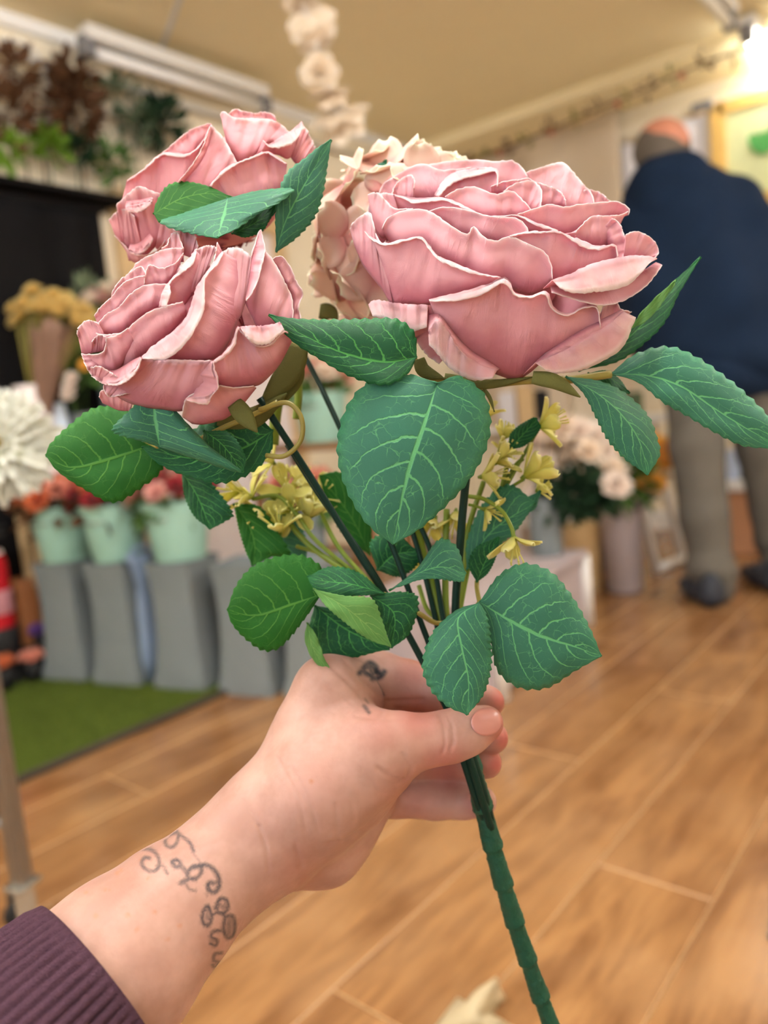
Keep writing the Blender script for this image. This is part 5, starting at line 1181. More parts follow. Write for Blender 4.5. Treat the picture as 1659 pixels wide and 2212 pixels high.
bl = ['mint green bucket of orange flowers beside the fire extinguisher', 'mint green bucket of dark red and orange flowers', 'mint green bucket of pink flowers']
fl_l = ['orange fabric flowers in the bucket beside the fire extinguisher', 'dark red and orange fabric flowers in a mint bucket', 'dusty pink fabric flowers in a mint bucket']
for i, (ms, lf) in enumerate((([B_or, B_sal, B_or], G_brown), ([B_red, B_or, B_red], G_brown), ([B_pnk, B_red, B_pnk], G_mid))):
    c = tops[i]; bucket(c, bl[i]); flowers((c[0], c[1], c[2] + 0.02), 15, 0.125, 0.185, ms, 0.042, fl_l[i], leafm=lf, group='flower bunches in mint buckets', tall=0.5)
# pale blue bag between two planters
c = fl(318, 1488) + np.array([0.06, 0.03, 0.40]); 
t = thing('plastic_bag', (c[0], c[1], 0.0), 'pale blue plastic bag stuffed between two grey planters', 'bag')
V, F = lathe([(0.045, 0.012), (0.052, 0.1), (0.04, 0.25), (0.03, 0.33), (0.045, 0.39), (0.062, 0.43), (0.06, 0.432), (0.02, 0.40)], 28, (c[0], c[1], 0), 0.3)
V = np.array(V); a = np.arctan2(V[:, 1] - c[1], V[:, 0] - c[0]); V[:, :2] += (np.c_[V[:, 0] - c[0], V[:, 1] - c[1]]) * (0.16 * np.sin(a * 5 + V[:, 2] * 20))[:, None]
_rd = np.array([math.cos(rowdir), math.sin(rowdir)]); _pr = (V[:, :2] - c[:2]) @ _rd; V[:, :2] -= np.outer(_pr * 0.55, _rd)
mesh_obj('bag_body', V, F, mat('blue_plastic', srgb(150, 170, 200), 0.35, 0.5, 0.1, 12, trans=0.2), t)
V, F = tube([(c[0] - 0.05, c[1], 0.42), (c[0] - 0.03, c[1] - 0.02, 0.455), (c[0] + 0.02, c[1] - 0.02, 0.455), (c[0] + 0.05, c[1], 0.42)], 0.006, 6); mesh_obj('bag_handle', V, F, mat('blue_plastic_handle', srgb(140, 160, 196), 0.4), t)

# wooden shelf stand with another bucket and salmon flowers in front of it
c = at(700, 955, 2.95); zt = c[2]
t = thing('shelf_stand', (c[0], c[1], 0), 'brown wooden shelf stand carrying a mint bucket behind the planters', 'shelf')
for z_ in (zt - 0.012, 0.28):
    bm = bmesh.new(); add_box(bm, (c[0], c[1], z_), (0.26, 0.62, 0.026), 0.0, 0.004); bm_obj('shelf_board', bm, M_wood, t)
for sx in (-1, 1):
    for sy in (-1, 1):
        bm = bmesh.new(); add_box(bm, (c[0] + sx * 0.105, c[1] + sy * 0.285, (zt - 0.025) / 2), (0.03, 0.03, zt - 0.025), 0, 0.003); bm_obj('leg', bm, M_wood, t)
bucket((c[0], c[1], zt), 'mint green bucket standing alone on the wooden shelf')
t = flowers((c[0], c[1] , zt + 0.02), 12, 0.11, 0.2, [B_sal, B_crm], 0.04, 'salmon and cream flowers in the bucket on the wooden shelf', leafm=G_mid, group='flower bunches in mint buckets')
c2 = at(660, 1075, 2.62)
tz = thing('vase', (c2[0], c2[1], 0), 'tall dark vase of salmon flowers standing before the wooden shelf', 'vase')
V, F = lathe([(0.06, 0), (0.07, 0.02), (0.05, 0.2), (0.06, c2[2] - 0.08), (0.075, c2[2] - 0.03), (0.068, c2[2] - 0.03), (0.05, c2[2] - 0.1), (0.01, c2[2] - 0.1)], 32, (c2[0], c2[1], 0)); mesh_obj('vase_body', V, F, M_grey, tz)
V, F = lathe([(0.072, 0.0), (0.074, 0.015), (0.07, 0.02)], 32, (c2[0], c2[1], 0)); mesh_obj('vase_foot', V, F, M_cap, tz)
flowers((c2[0], c2[1], c2[2] - 0.08), 14, 0.11, 0.09, [B_sal, B_pnk, B_sal], 0.045, 'salmon pink flowers in the tall dark vase', leafm=G_mid)

# black backdrop cloth on the wall, hung from a rail
za = ony(60, 412, YW - 0.1); zb_ = ony(215, 452, YW - 0.1)
xs = np.linspace(0.55, zb_[0] + 0.03, 90); zs = np.linspace(0.03, (za[2] + zb_[2]) / 2, 24)
t = thing('black_backdrop', (1.2, YW - 0.08, 0), 'black cloth backdrop hanging on the wall behind the yellow dried flowers', 'backdrop')
G = [(x, YW - 0.045 + 0.012 * math.sin(x * 34 + 2 * math.sin(x * 7)) * (1.1 - 0.5 * z / 1.7), z) for z in zs for x in xs]
o = mesh_obj('cloth', G, grid_faces(24, 90), M_dark, t); solid(o, 0.002)
V, F = tube([(0.5, YW - 0.045, zs[-1] + 0.004), (zb_[0] + 0.06, YW - 0.045, zs[-1] + 0.004)], 0.011, 10); mesh_obj('rail', V, F, M_rub, t)
for x in (0.52, zb_[0] + 0.04):
    bm = bmesh.new(); add_box(bm, (x, YW - 0.022, zs[-1] + 0.004), (0.02, 0.044, 0.02)); bm_obj('rail_bracket', bm, M_rub, t)
zr = zs[-1] + 0.02
# narrow shelf above the cloth that carries the foliage stems
bm = bmesh.new(); add_box(bm, (1.35, YW - 0.07, zr + 0.012), (1.75, 0.13, 0.02)); o = bm_obj('wall_shelf', bm, M_dark); tag(o, 'narrow black wall shelf above the black backdrop', 'shelf')
ztop = zr + 0.022
for (px, py, rx_, rz_, m_, lab, nl, sz) in [
    (28, 165, 46, 40, G_brown, 'brown-green leaf bunch on a stem by the pipe loop', 60, 30), (6, 245, 40, 62, G_brown, 'large dark brown leaf bunch lowest at the shelf end', 70, 30), (152, 178, 38, 40, G_brown, 'olive and brown leaf bunch topping the tallest stem', 60, 30),
    (158, 235, 50, 58, G_brown, 'wide reddish brown leaf bunch under the olive one', 110, 32), (245, 205, 34, 34, G_sage, 'small grey-green sprig reaching highest on the wall', 40, 26), (100, 322, 30, 34, G_brt, 'bright lime leaf bunch just above the shelf', 60, 28),
    (158, 328, 28, 28, G_dark, 'blue-black leaf bunch between the lime and the mid green ones', 60, 26), (232, 352, 36, 34, G_mid, 'mid green leaf bunch low on the shelf', 60, 28), (342, 268, 40, 64, G_dark, 'tall dark green leaf bunch at the far end of the shelf', 110, 32),
    (285, 275, 34, 40, G_sage, 'loose grey-green sprig beside the tall dark green bunch', 40, 26), (80, 265, 34, 26, G_brown, 'small brown leaf bunch between the big brown ones', 40, 26), (10, 330, 26, 30, G_brt, 'bright green leaf tuft at the shelf end', 40, 26)]:
    p = ony(px, py, YW - 0.075); s_ = np.linalg.norm(p - CAM) / FPX
    t = thing('foliage_stem', (p[0], p[1], ztop), lab, 'foliage', 'artificial foliage stems on the wall shelf')
    V, F = tube([(p[0], p[1], ztop), (p[0] + 0.01, p[1], (ztop + p[2]) / 2), (p[0], p[1], p[2])], 0.004, 6); mesh_obj('stem', V, F, G_brown if m_ is G_brown else G_sage, t)
    leafage(t, p - np.array([0, 0.03, 0]), rz_ * s_ * 0.85, nl, sz * s_ * 0.85, m_, 'leaves', sq=(rx_ / rz_, 0.4, 1))
# pipe loop on the wall
P = spline(np.array([ony(x, y, YW - 0.03) for x, y in ((0, 85), (45, 92), (85, 125), (100, 170), (100, 240), (98, 300))]), 30)
V, F = tube(P, 0.007, 8); tag(mesh_obj('wall_cable', V, F, M_fit), 'pale cable looping down the wall between the brown leaf bunches', 'cable')
# door frame beside the cloth
pj = ony(262, 520, YW)
for x, w, m_ in ((pj[0], 0.09, M_lwood), (pj[0] + 0.86, 0.09, M_lwood)):
    pass
dd = thing('door_1', (pj[0] + 0.43, YW, 0), 'pale wooden door frame with a white door beside the black backdrop', 'door'); dd['kind'] = 'structure'; del dd['category']
for x in (pj[0], pj[0] + 0.86):
    bm = bmesh.new(); add_box(bm, (x, YW - 0.02, 0.86), (0.08, 0.04, 1.72), 0, 0.004); bm_obj('door_jamb', bm, M_lwood, dd)
bm = bmesh.new(); add_box(bm, (pj[0] + 0.43, YW - 0.02, 1.76), (0.94, 0.04, 0.08), 0, 0.004); bm_obj('door_head', bm, M_lwood, dd)
bm = bmesh.new(); add_box(bm, (pj[0] + 0.43, YW - 0.012, 0.86), (0.78, 0.024, 1.70), 0, 0.003); bm_obj('door_panel', bm, M_pal, dd)

# narrow console table against the wall with the vases and the yellow bunch
ztb = 0.59
t = thing('console_table', (1.53, 2.72, 0), 'narrow dark wooden console table with pale legs carrying white vases', 'table')
bm = bmesh.new(); add_box(bm, (1.53, 2.715, ztb - 0.0125), (0.56, 0.15, 0.025), 0, 0.004); bm_obj('table_top', bm, mat('table_dark_wood', srgb(66, 44, 28), 0.6), t)
for sx in (-1, 1):
    for sy in (-1, 1):
        bm = bmesh.new(); add_box(bm, (1.53 + sx * 0.255, 2.715 + sy * 0.055, 0.012 + (ztb - 0.037) / 2), (0.03, 0.03, ztb - 0.037), 0, 0.003); bm_obj('leg', bm, M_lwood, t)
def vase(c, prof, m_, label, name='vase'):
    t = thing(name, c, label, 'vase'); V, F = lathe(prof, 36, c); o = mesh_obj('vase_body', V, F, m_, t); smooth_by_angle(o, 50)
    r = prof[0][0]; V, F = lathe([(r * 0.96, 0.0), (r * 1.03, 0.004), (r * 1.0, 0.012)], 36, c); mesh_obj('vase_foot', V, F, M_cap, t); return t
hv = 0.43
vb = np.array([1.352, 2.71, ztb])
vase(vb, [(0.060, 0), (0.062, 0.02), (0.066, 0.2), (0.060, hv), (0.054, hv), (0.058, 0.2), (0.01, 0.19)], M_pal, 'tall white cylinder vase under the yellow dried flowers')
t = thing('dried_flower_bunch', (vb[0], vb[1], vb[2] + 0.2), 'yellow dried flower bunch in thin paper above the tall white vase', 'flowers')
b0 = np.array([vb[0], vb[1], vb[2] + 0.22]); zhd = at(112, 672, 2.66)
V = []; nsg = 40
for i in range(14):
    tt = i / 13; z_ = b0[2] + tt * (zhd[2] - 0.05 - b0[2]); r_ = 0.03 + 0.075 * max(0, tt - 0.35) ** 1.1
    cc = b0 * (1 - tt) + zhd * tt
    for k_ in range(nsg):
        a = 2 * math.pi * k_ / nsg; rr = r_ * (1 + 0.10 * math.sin(9 * a + 5 * tt)); V.append((cc[0] + rr * math.cos(a), cc[1] + rr * math.sin(a), z_ + (0.02 * math.sin(5 * a) if i == 13 else 0)))
F = [(i * nsg + k_, i * nsg + (k_ + 1) % nsg, (i + 1) * nsg + (k_ + 1) % nsg, (i + 1) * nsg + k_) for i in range(13) for k_ in range(nsg)]
o = mesh_obj('paper_wrap', V, F, mat('dusky_tissue', srgb(150, 118, 100), 0.6, 0.3, 0.2, 20, trans=0.3), t); solid(o, 0.0006)
B_dry = bloom_mesh('bloom_dried', [(10, 0.9, 0.16, 0.4), (14, 1.0, 0.16, 0.9), (12, 1.0, 0.16, 1.4)], pm('petal_dried_yellow', srgb(214, 172, 70), srgb(240, 210, 124), srgb(250, 234, 176)))
for i in range(52):
    a = i * 2.4; r_ = math.sqrt((i + .5) / 52)
    hd = zhd + RGT * (0.135 * r_ * math.cos(a)) + _f0 * (0.07 * r_ * math.sin(a)) + np.array([0, 0, 0.05 * (1 - r_ * r_) + rb.normal(0, 0.02) - 0.035 * r_ ** 3])
    V, F = tube([b0 + np.array([0, 0, 0.12]), (b0 + hd) / 2 + np.array([0, 0, 0.05]), hd], 0.002, 5); mesh_obj('stem', V, F, M_tan, t)
    put(B_dry, t, hd, 0.030, RGT * math.cos(a) * r_ + np.array([0, 0, 0.8]) - _f0 * 0.5)
# blush bunch beside it
zh2 = at(215, 655, 2.90)
t = thing('dried_flower_bunch', (zh2[0], zh2[1], ztb), 'dusty blush dried flower bunch with pale grass in a slim grey pot', 'flowers')
V, F = lathe([(0.04, 0), (0.045, 0.02), (0.035, 0.2), (0.05, zh2[2] - 0.24 - ztb), (0.045, zh2[2] - 0.24 - ztb), (0.02, 0.2)], 28, (zh2[0], zh2[1], ztb)); mesh_obj('pot', V, F, M_grey, t)
for i in range(16):
    a = i * 2.4; r_ = 0.07 * math.sqrt((i + .5) / 16); hd = zh2 + np.array([r_ * math.cos(a), r_ * math.sin(a) * 0.7 - 0.02, 0.02 + rb.normal(0, 0.02)])
    V, F = tube([(zh2[0], zh2[1], zh2[2] - 0.36), hd], 0.0018, 5); mesh_obj('stem', V, F, M_tan, t)
    put(B_pnk if i % 3 else B_crm, t, hd, 0.03, (math.cos(a), math.sin(a), 1))
leafage(t, zh2 + np.array([-0.05, -0.02, 0.0]), 0.05, 26, 0.06, G_sage, 'grass_plumes', sq=(1, 1, 1.3))
# clear vase with greenery and lemon blossoms
gt = at(165, 770, 2.80); gx, gy = 1.52, 2.69
t = thing('glass_vase', (gx, gy, ztb), 'clear vase of greenery with lemon blossoms beside the white vase', 'vase')
V, F = lathe([(0.042, 0.0), (0.044, 0.02), (0.042, 0.30), (0.048, 0.32), (0.043, 0.32), (0.038, 0.28), (0.036, 0.03), (0.01, 0.03)], 32, (gx, gy, ztb)); mesh_obj('vase_body', V, F, M_glass, t)
leafage(t, gt + np.array([0, 0, -0.03]), 0.085, 110, 0.05, G_mid, 'greenery', sq=(0.8, 0.7, 1.2))
for q in ((128, 758), (150, 838), (155, 818), (120, 775), (185, 790), (148, 855)):
    p = at(q[0], q[1], 2.70); put(B_yel if q[1] < 800 else B_wht, t, p, 0.026, -FWD + np.array([0, 0, 0.5]), 'blossom')
    V, F = tube([(gx, gy, ztb + 0.2), p], 0.0015, 5); mesh_obj('stem', V, F, G_mid, t)
vase(np.array([1.435, 2.69, ztb]), [(0.022, 0), (0.026, 0.01), (0.026, 0.30), (0.02, 0.36), (0.016, 0.36), (0.02, 0.3), (0.005, 0.02)], mat('pale_blue_glaze', srgb(206, 222, 240), 0.2, 0.5), 'slim pale blue vase between the white vase and the greenery')

# big white gerbera close to the rack
gc = at(-6, 962, 0.98)
gb_ = gc - RGT * 0.30; gb_[2] = 0.0
t = thing('gerbera', gb_, 'large white gerbera with a lemon centre on a tall green stem', 'flower')
V, F = tube(spline(np.array([gb_, gb_ + np.array([0, 0, 0.45]), gc - RGT * 0.17 + FWD * 0.03 - UPV * 0.12, gc - RGT * 0.05 + FWD * 0.03 - UPV * 0.03, gc + FWD * 0.012]), 24), 0.0045, 8); mesh_obj('stem', V, F, G_mid, t)
V, F = lathe([(0.05, 0), (0.055, 0.01), (0.045, 0.12), (0.04, 0.12), (0.045, 0.02), (0.005, 0.015)], 24, gb_); mesh_obj('pot', V, F, M_rub, t)
M_gw = petal_mat('gerbera_white', srgb(214, 218, 130), srgb(224, 224, 212), srgb(236, 236, 230), weave=False, tr=0.35)
axg = -FWD + RGT * 0.25 + UPV * 0.15; axg /= np.linalg.norm(axg); a_ = np.cross(axg, UPV); a_ /= np.linalg.norm(a_); b_ = np.cross(axg, a_)
for ring, (cnt, L, w, op) in enumerate(((22, 0.080, 0.0085, 1.56), (22, 0.072, 0.008, 1.46), (18, 0.056, 0.007, 1.34), (14, 0.036, 0.005, 1.15), (12, 0.02, 0.003, 0.8))):
    for j in range(cnt):
        th = 2 * math.pi * (j + 0.5 * ring) / cnt; sdv = a_ * math.cos(th) + b_ * math.sin(th); o_ = op + rb.normal(0, 0.07)
        upd = axg * math.cos(o_) + sdv * math.sin(o_); fx = axg * math.sin(o_) - sdv * math.cos(o_)
        V, F, uv = floret_petal(gc, fx, upd, L * (0.93 + 0.14 * rb.random()), w, -0.08, t); o = mesh_obj('petal', V, F, M_gw, t, uv={'UVMap': uv}); solid(o, 0.0005)
bm = bmesh.new(); bmesh.ops.create_icosphere(bm, subdivisions=2, radius=0.009); Vc = np.array([v.co[:] for v in bm.verts]) + gc + axg * 0.006; Fc = [[v.index for v in f.verts] for f in bm.faces]; bm.free()
mesh_obj('flower_eye', Vc, Fc, mat('gerbera_eye', srgb(120, 100, 40), 0.8), t)
for j in range(8):
    th = j * 0.785; sdv = a_ * math.cos(th) + b_ * math.sin(th); V, F, uv = floret_petal(gc - axg * 0.012, axg, sdv * 0.95 + axg * 0.3, 0.025, 0.006, 0.2, t); mesh_obj('sepal', V, F, G_mid, t)

# low black platform by the wall with the fire extinguisher and small things
bm = bmesh.new(); add_box(bm, (0.85, 2.705, 0.012 + 0.05), (0.80, 0.15, 0.10), 0, 0.004)
tag(bm_obj('low_platform', bm, M_rub), 'low black platform by the wall carrying the fire extinguisher', 'platform')
zp = 0.112
ex = np.array([1.105, 2.70, zp])
t = thing('fire_extinguisher', ex, 'red fire extinguisher with a white label on the low black platform', 'extinguisher')
M_redp = mat('red_enamel', srgb(176, 20, 34), 0.25, 0.5, 0.05)
S_ = 0.072
V, F = lathe([(0.05, S_), (0.060, S_ + 0.006), (0.062, S_ + 0.03), (0.062, S_ + 0.24), (0.054, S_ + 0.272), (0.033, S_ + 0.295), (0.02, S_ + 0.305), (0.018, S_ + 0.32), (0.004, S_ + 0.32)], 32, ex); mesh_obj('cylinder', V, F, M_redp, t)
V, F = lathe([(0.0626, S_ + 0.07), (0.0632, S_ + 0.071), (0.0632, S_ + 0.15), (0.0626, S_ + 0.151)], 32, ex); mesh_obj('label_band', V, F[:-2], mat('label_pinkish', srgb(190, 130, 140), 0.5, 0.3, 0.3, 60), t)
V, F = lathe([(0.0555, S_ + 0.262), (0.0562, S_ + 0.263), (0.050, S_ + 0.283), (0.049, S_ + 0.284)], 32, ex); mesh_obj('neck_band', V, F[:-2], M_white, t)
V, F = lathe([(0.062, 0.0), (0.066, 0.004), (0.066, S_ + 0.02), (0.0625, S_ + 0.022)], 32, ex); mesh_obj('base_stand', V, F, M_rub, t)
bm = bmesh.new(); add_box(bm, ex + np.array([0.02, -0.01, S_ + 0.335]), (0.09, 0.02, 0.014), -0.6, 0.003); add_box(bm, ex + np.array([0.02, -0.01, S_ + 0.36]), (0.10, 0.018, 0.008), -0.6, 0.003); bm_obj('lever', bm, M_rub, t)
V, F = tube(spline(np.array([ex + np.array([0.0, 0.02, S_ + 0.325]), ex + np.array([-0.06, 0.03, S_ + 0.31]), ex + np.array([-0.075, 0.02, S_ + 0.2]), ex + np.array([-0.07, 0.01, 0.1])]), 20), 0.009, 8); mesh_obj('hose', V, F, M_rub, t)
cb = np.array([1.215, 2.725, zp])
t = thing('cardboard_box', cb, 'small brown cardboard box beside the fire extinguisher', 'box')
bm = bmesh.new(); add_box(bm, cb + np.array([0, 0, 0.10]), (0.075, 0.075, 0.20), 0.2, 0.003); bm_obj('box_body', bm, mat('brown_card', srgb(156, 102, 66), 0.85, 0.1), t)
for s_ in (-1, 1):
    bm = bmesh.new(); add_box(bm, cb + np.array([0, s_ * 0.036, 0.215]), (0.07, 0.003, 0.04), 0.2, 0.001); bm_obj('flap', bm, mat('brown_card_flap', srgb(160, 106, 70), 0.85, 0.1), t)
def low_pot(c, me, label, hp_, n=9, r=0.03):
    t = thing('flower_pot', c, label, 'plant'); c = np.asarray(c, float)
    V, F = lathe([(r * 0.8, 0), (r * 1.05, hp_), (r * 0.95, hp_), (0.005, hp_ * 0.6)], 24, c); mesh_obj('pot', V, F, M_rub, t)
    for i in range(n):
        a = i * 2.4; put(me, t, c + np.array([r * math.cos(a) * (i / n) ** .5, r * math.sin(a) * (i / n) ** .5, hp_ + 0.022]), 0.022, (math.cos(a), math.sin(a), 1))
low_pot((1.222, 2.655, zp), B_pur, 'small pot of purple flowers on the low black platform', 0.035, 9, 0.022)
low_pot((1.06, 2.60, 0.018), B_or, 'low pot of orange flowers on the grass in front of the black platform', 0.07, 10, 0.03)
low_pot((1.16, 2.60, 0.018), B_sal, 'low pot of salmon flowers on the grass in front of the black platform', 0.06, 10, 0.03)

# metal rack upright with castor
pc = fl(62, 1992)
t = thing('metal_rack', (pc[0], pc[1], 0), 'grey steel rack upright on a castor standing on the wood floor', 'rack')
up2 = pc + np.array([-0.03, 0.52, 0])
for q in (pc, up2):
    bm = bmesh.new(); add_box(bm, (q[0], q[1], 0.07 + 0.85), (0.026, 0.026, 1.7), 0.35, 0.002); bm_obj('upright', bm, M_steel, t)
    V, F = lathe([(0.02, 0.0), (0.024, 0.003), (0.024, 0.019), (0.02, 0.022)], 24, (0, 0, 0)); V = np.c_[V[:, 0] + q[0] - 0.012, V[:, 2] - 0.011 + q[1], V[:, 1] + q[2] + 0.024]; mesh_obj('castor_wheel', V, F, M_rub, t)
    bm = bmesh.new()
    for s_ in (-1, 1): add_box(bm, (q[0] - 0.006, q[1] + s_ * 0.015, 0.045), (0.034, 0.003, 0.05), 0.0, 0.001)
    add_box(bm, (q[0], q[1], 0.071), (0.046, 0.042, 0.008), 0.35, 0.002); bm_obj('castor_fork', bm, M_zinc, t)
for z_ in (0.17, 1.6):
    V, F = tube([pc + np.array([0, 0, z_]), up2 + np.array([0, 0, z_])], 0.009, 10); mesh_obj('cross_bar', V, F, M_steel, t)

# ---- right side of the shop
c = (fl(905, 1506) + fl(1250, 1355)) / 2
w1, w2, w3 = fl(1090, 1512), fl(1272, 1348), fl(880, 1512)
dx_ = w2 - w1; Lx = np.linalg.norm(dx_); ang = math.atan2(dx_[1], dx_[0])
ey = np.array([-math.sin(ang), math.cos(ang), 0]); cc = w1 + dx_ / 2 + ey * 0.22
t = thing('display_plinth', (cc[0], cc[1], 0), 'low pale grey display plinth with white corner posts', 'plinth')
bm = bmesh.new(); add_box(bm, (cc[0], cc[1], 0.13), (Lx - 0.02, 0.42, 0.24), ang, 0.004); bm_obj('plinth_body', bm, M_mauve, t)
bm = bmesh.new(); add_box(bm, (cc[0], cc[1], 0.258), (Lx + 0.02, 0.46, 0.02), ang, 0.004); bm_obj('plinth_top', bm, M_mauve, t)
for sx in (-1, 1):
    for sy in (-1, 1):
        q = cc + dx_ / Lx * sx * Lx / 2 + ey * sy * 0.22
        V, F = tube([(q[0], q[1], 0.0), (q[0], q[1], 0.248)], 0.018, 10); mesh_obj('corner_post', V, F, M_white, t)
# white side table with splayed legs
tl = [(1420, 1238), (1476, 1214)]
ta = fl(1420, 1238); tb = fl(1476, 1214); tcn = ta + np.array([0.06, 0.14, 0])
zt2 = at(1310, 905, 3.45)[2]
t = thing('side_table', (tcn[0], tcn[1], 0), 'white table with slanting white legs behind the orange flowers', 'table')
bm = bmesh.new(); add_box(bm, (tcn[0] + 0.10, tcn[1] + 0.18, zt2 - 0.012), (0.5, 0.92, 0.024), 0.0, 0.005); bm_obj('table_top', bm, M_white, t)
for (fx_, fy_, ux, uy) in ((ta[0], ta[1], -0.12, 0.02), (tb[0], tb[1], -0.14, 0.02), (ta[0] - 0.1, ta[1] + 0.62, -0.03, -0.04), (tb[0], tb[1] + 0.62, -0.12, -0.04)):
    V, F = tube([(fx_, fy_, 0.0), (fx_ + ux, fy_ + uy + 0.05, zt2 - 0.02)], [0.019, 0.019], 10); mesh_obj('leg', V, F, M_white, t)
V, F = tube([ta + np.array([0, 0, 0.02]), tb + np.array([0, 0, 0.02])], 0.018, 10); mesh_obj('foot_bar', V, F, M_white, t)
# vases on the floor at the right
for (px, py, h, r, m_, lab) in ((1350, 1274, 0.36, 0.085, M_mauve, 'mauve-grey tall vase beside the slanting white table legs'), (1265, 1272, 0.28, 0.08, M_lwood, 'beige tall vase behind the pale grey plinth'), (1295, 1225, 0.36, 0.07, M_navy, 'navy vase between the beige and the mauve ones')):
    q = fl(px, py); vase((q[0], q[1], 0.0), [(r * 0.8, 0), (r * 0.84, 0.01), (r, h), (r * 0.93, h), (r * 0.75, 0.04), (0.01, 0.04)], m_, lab)
    tops.append((q[0], q[1], h))
q = (2.36, 1.262, 0.268)
vase(q, [(0.05, 0), (0.054, 0.01), (0.06, 0.2), (0.055, 0.2), (0.045, 0.03), (0.01, 0.03)], M_grey, 'grey vase of cream flowers standing on the pale grey plinth')
def cluster(pts, d, ms, size, label, leaf_pts, lm, base, group=None, name='flower_bunch'):
    t = thing(name, base, label, 'flowers', group)
    for (x, y) in pts:
        dd_ = d + rb.normal(0, 0.05); p = at(x, y, dd_)
        put(ms[rb.integers(len(ms))], t, p, size * (0.85 + 0.3 * rb.random()), -FWD * 0.8 + np.array([0, 0, 0.8]) + rb.normal(0, 0.3, 3))
        V, F = tube([np.array(base), (np.array(base) + p) / 2 + np.array([0, 0, 0.05]), p], 0.0025, 5); mesh_obj('stem', V, F, G_dark, t)
    for (x, y, r, n, l) in leaf_pts: leafage(t, at(x, y, d), r, n, l, lm)
    return t
cluster([(1150, 960), (1180, 935), (1215, 925), (1250, 930), (1285, 945), (1235, 960), (1200, 965), (1270, 975), (1300, 985), (1240, 990), (1290, 1010), (1320, 1020), (1170, 1000), (1180, 1040), (1330, 1050), (1165, 1070), (1215, 1000)], 2.62, [B_crm, B_crm, B_wht, B_crm], 0.052,
        'cream and peach flower bunch over dark leaves in the grey vase', [(1240, 1062, 0.075, 120, 0.06), (1290, 1062, 0.06, 80, 0.06), (1190, 1090, 0.05, 40, 0.05)], G_dark, (q[0], q[1], q[2] + 0.05))
q3 = tops[-3]
cluster([(1345, 960), (1370, 945), (1405, 955), (1430, 965), (1440, 1000), (1432, 1030), (1415, 1045), (1390, 1050), (1400, 1010), (1360, 1000), (1345, 1020), (1425, 985)], 3.02, [B_yel, B_yel, B_crm], 0.046,
        'orange and yellow flower bunch in the mauve-grey vase', [(1350, 1040, 0.08, 60, 0.08)], G_mid, (q3[0], q3[1], 0.1))
# goods on the white table
for i, (x0_, x1_, y0_, m_, lab) in enumerate(((1075, 1110, 850, M_lace, 'pale blue-white carton on the white table'), (1112, 1150, 835, M_lwood, 'beige carton on the white table'), (1152, 1182, 845, M_rub, 'black carton on the white table'), (1230, 1290, 838, M_cream, 'wide cream carton on the white table'), (1350, 1385, 850, G_sage, 'sage green carton on the white table'))):
    a = at((x0_ + x1_) / 2, y0_, 3.55); w = (x1_ - x0_) * 3.55 / FPX
    bx_, by_ = a[0], a[1]
    hh = max(0.06, a[2] - zt2)
    t = thing('carton', (bx_, by_, zt2), lab, 'box', 'cartons on the white table')
    bm = bmesh.new(); add_box(bm, (bx_, by_, zt2 + hh / 2), (w * 0.8, w * 0.95, hh), YAW, 0.003); bm_obj('carton_body', bm, m_, t)
    bm = bmesh.new(); add_box(bm, (bx_, by_, zt2 + hh), (w * 0.82, w * 0.97, 0.012), YAW, 0.003); bm_obj('lid', bm, m_, t)
# cardboard box with an open white flap by the far wall
q = fl(1606, 1196); bxw = 85 * 3.7 / FPX
t = thing('cardboard_box', (q[0] + 0.08, q[1], 0), 'tan cardboard box with a white lid against the far wall', 'box')
hb = 0.30
bm = bmesh.new(); add_box(bm, (q[0] + 0.08, q[1], hb / 2), (0.18, 0.22, hb), 0.0, 0.003); bm_obj('box_body', bm, M_card, t)
bm = bmesh.new(); add_box(bm, (q[0] + 0.075, q[1], hb + 0.02), (0.21, 0.25, 0.045), 0.0, 0.004); bm_obj('lid', bm, M_white, t)
t = thing('storage_bin', (q[0] + 0.08, q[1] - 0.02, hb + 0.043), 'navy fabric bin with a pale blue cloth standing on the white lid', 'bin')
bm = bmesh.new(); add_box(bm, (q[0] + 0.09, q[1] - 0.035, hb + 0.043 + 0.05), (0.10, 0.10, 0.10), 0.0, 0.01); bm_obj('bin_body', bm, M_navy, t)
bm = bmesh.new(); add_box(bm, (q[0] + 0.07, q[1] + 0.055, hb + 0.043 + 0.07), (0.10, 0.07, 0.14), 0.2, 0.02); bm_obj('folded_cloth', bm, mat('pale_blue_cloth', srgb(184, 198, 224), 0.9, 0.1), t)
# drapes, lace, notice board on the far wall
def drape(x0_, x1_, y0_, y1_, X_, m_, label, amp=0.03, freq=22, tilt=0.0):
    a, b = onx(x0_, (y0_ + y1_) / 2, X_), onx(x1_, (y0_ + y1_) / 2, X_); zt_ = onx((x0_ + x1_) / 2, y0_, X_)[2]; zb2 = onx((x0_ + x1_) / 2, y1_, X_)[2]
    t = thing('drape', (X_, (a[1] + b[1]) / 2, zb2), label, 'curtain')
    ys = np.linspace(a[1], b[1], 60); zz = np.linspace(zb2, zt_, 20)
    G = [(X_ + amp * math.sin(y * freq + 1.3 * math.sin(y * 5)) * (0.5 + 0.5 * (zt_ - z) / (zt_ - zb2)), y, z + tilt * (y - a[1]) ) for z in zz for y in ys]
    o = mesh_obj('cloth', G, grid_faces(20, 60), m_, t); solid(o, 0.0015)
    V, F = tube([(X_, a[1], zt_), (X_, b[1], zt_ + tilt * (b[1] - a[1]))], 0.008, 8); mesh_obj('curtain_rod', V, F, M_lwood, t)
    return t
drape(1000, 1355, 290, 940, XW - 0.10, M_cream, 'cream cotton drape hanging on the far wall by the man', 0.028, 17)
drape(1352, 1420, 300, 760, XW - 0.07, M_lace, 'white lace drape beside the cream one', 0.02, 40)
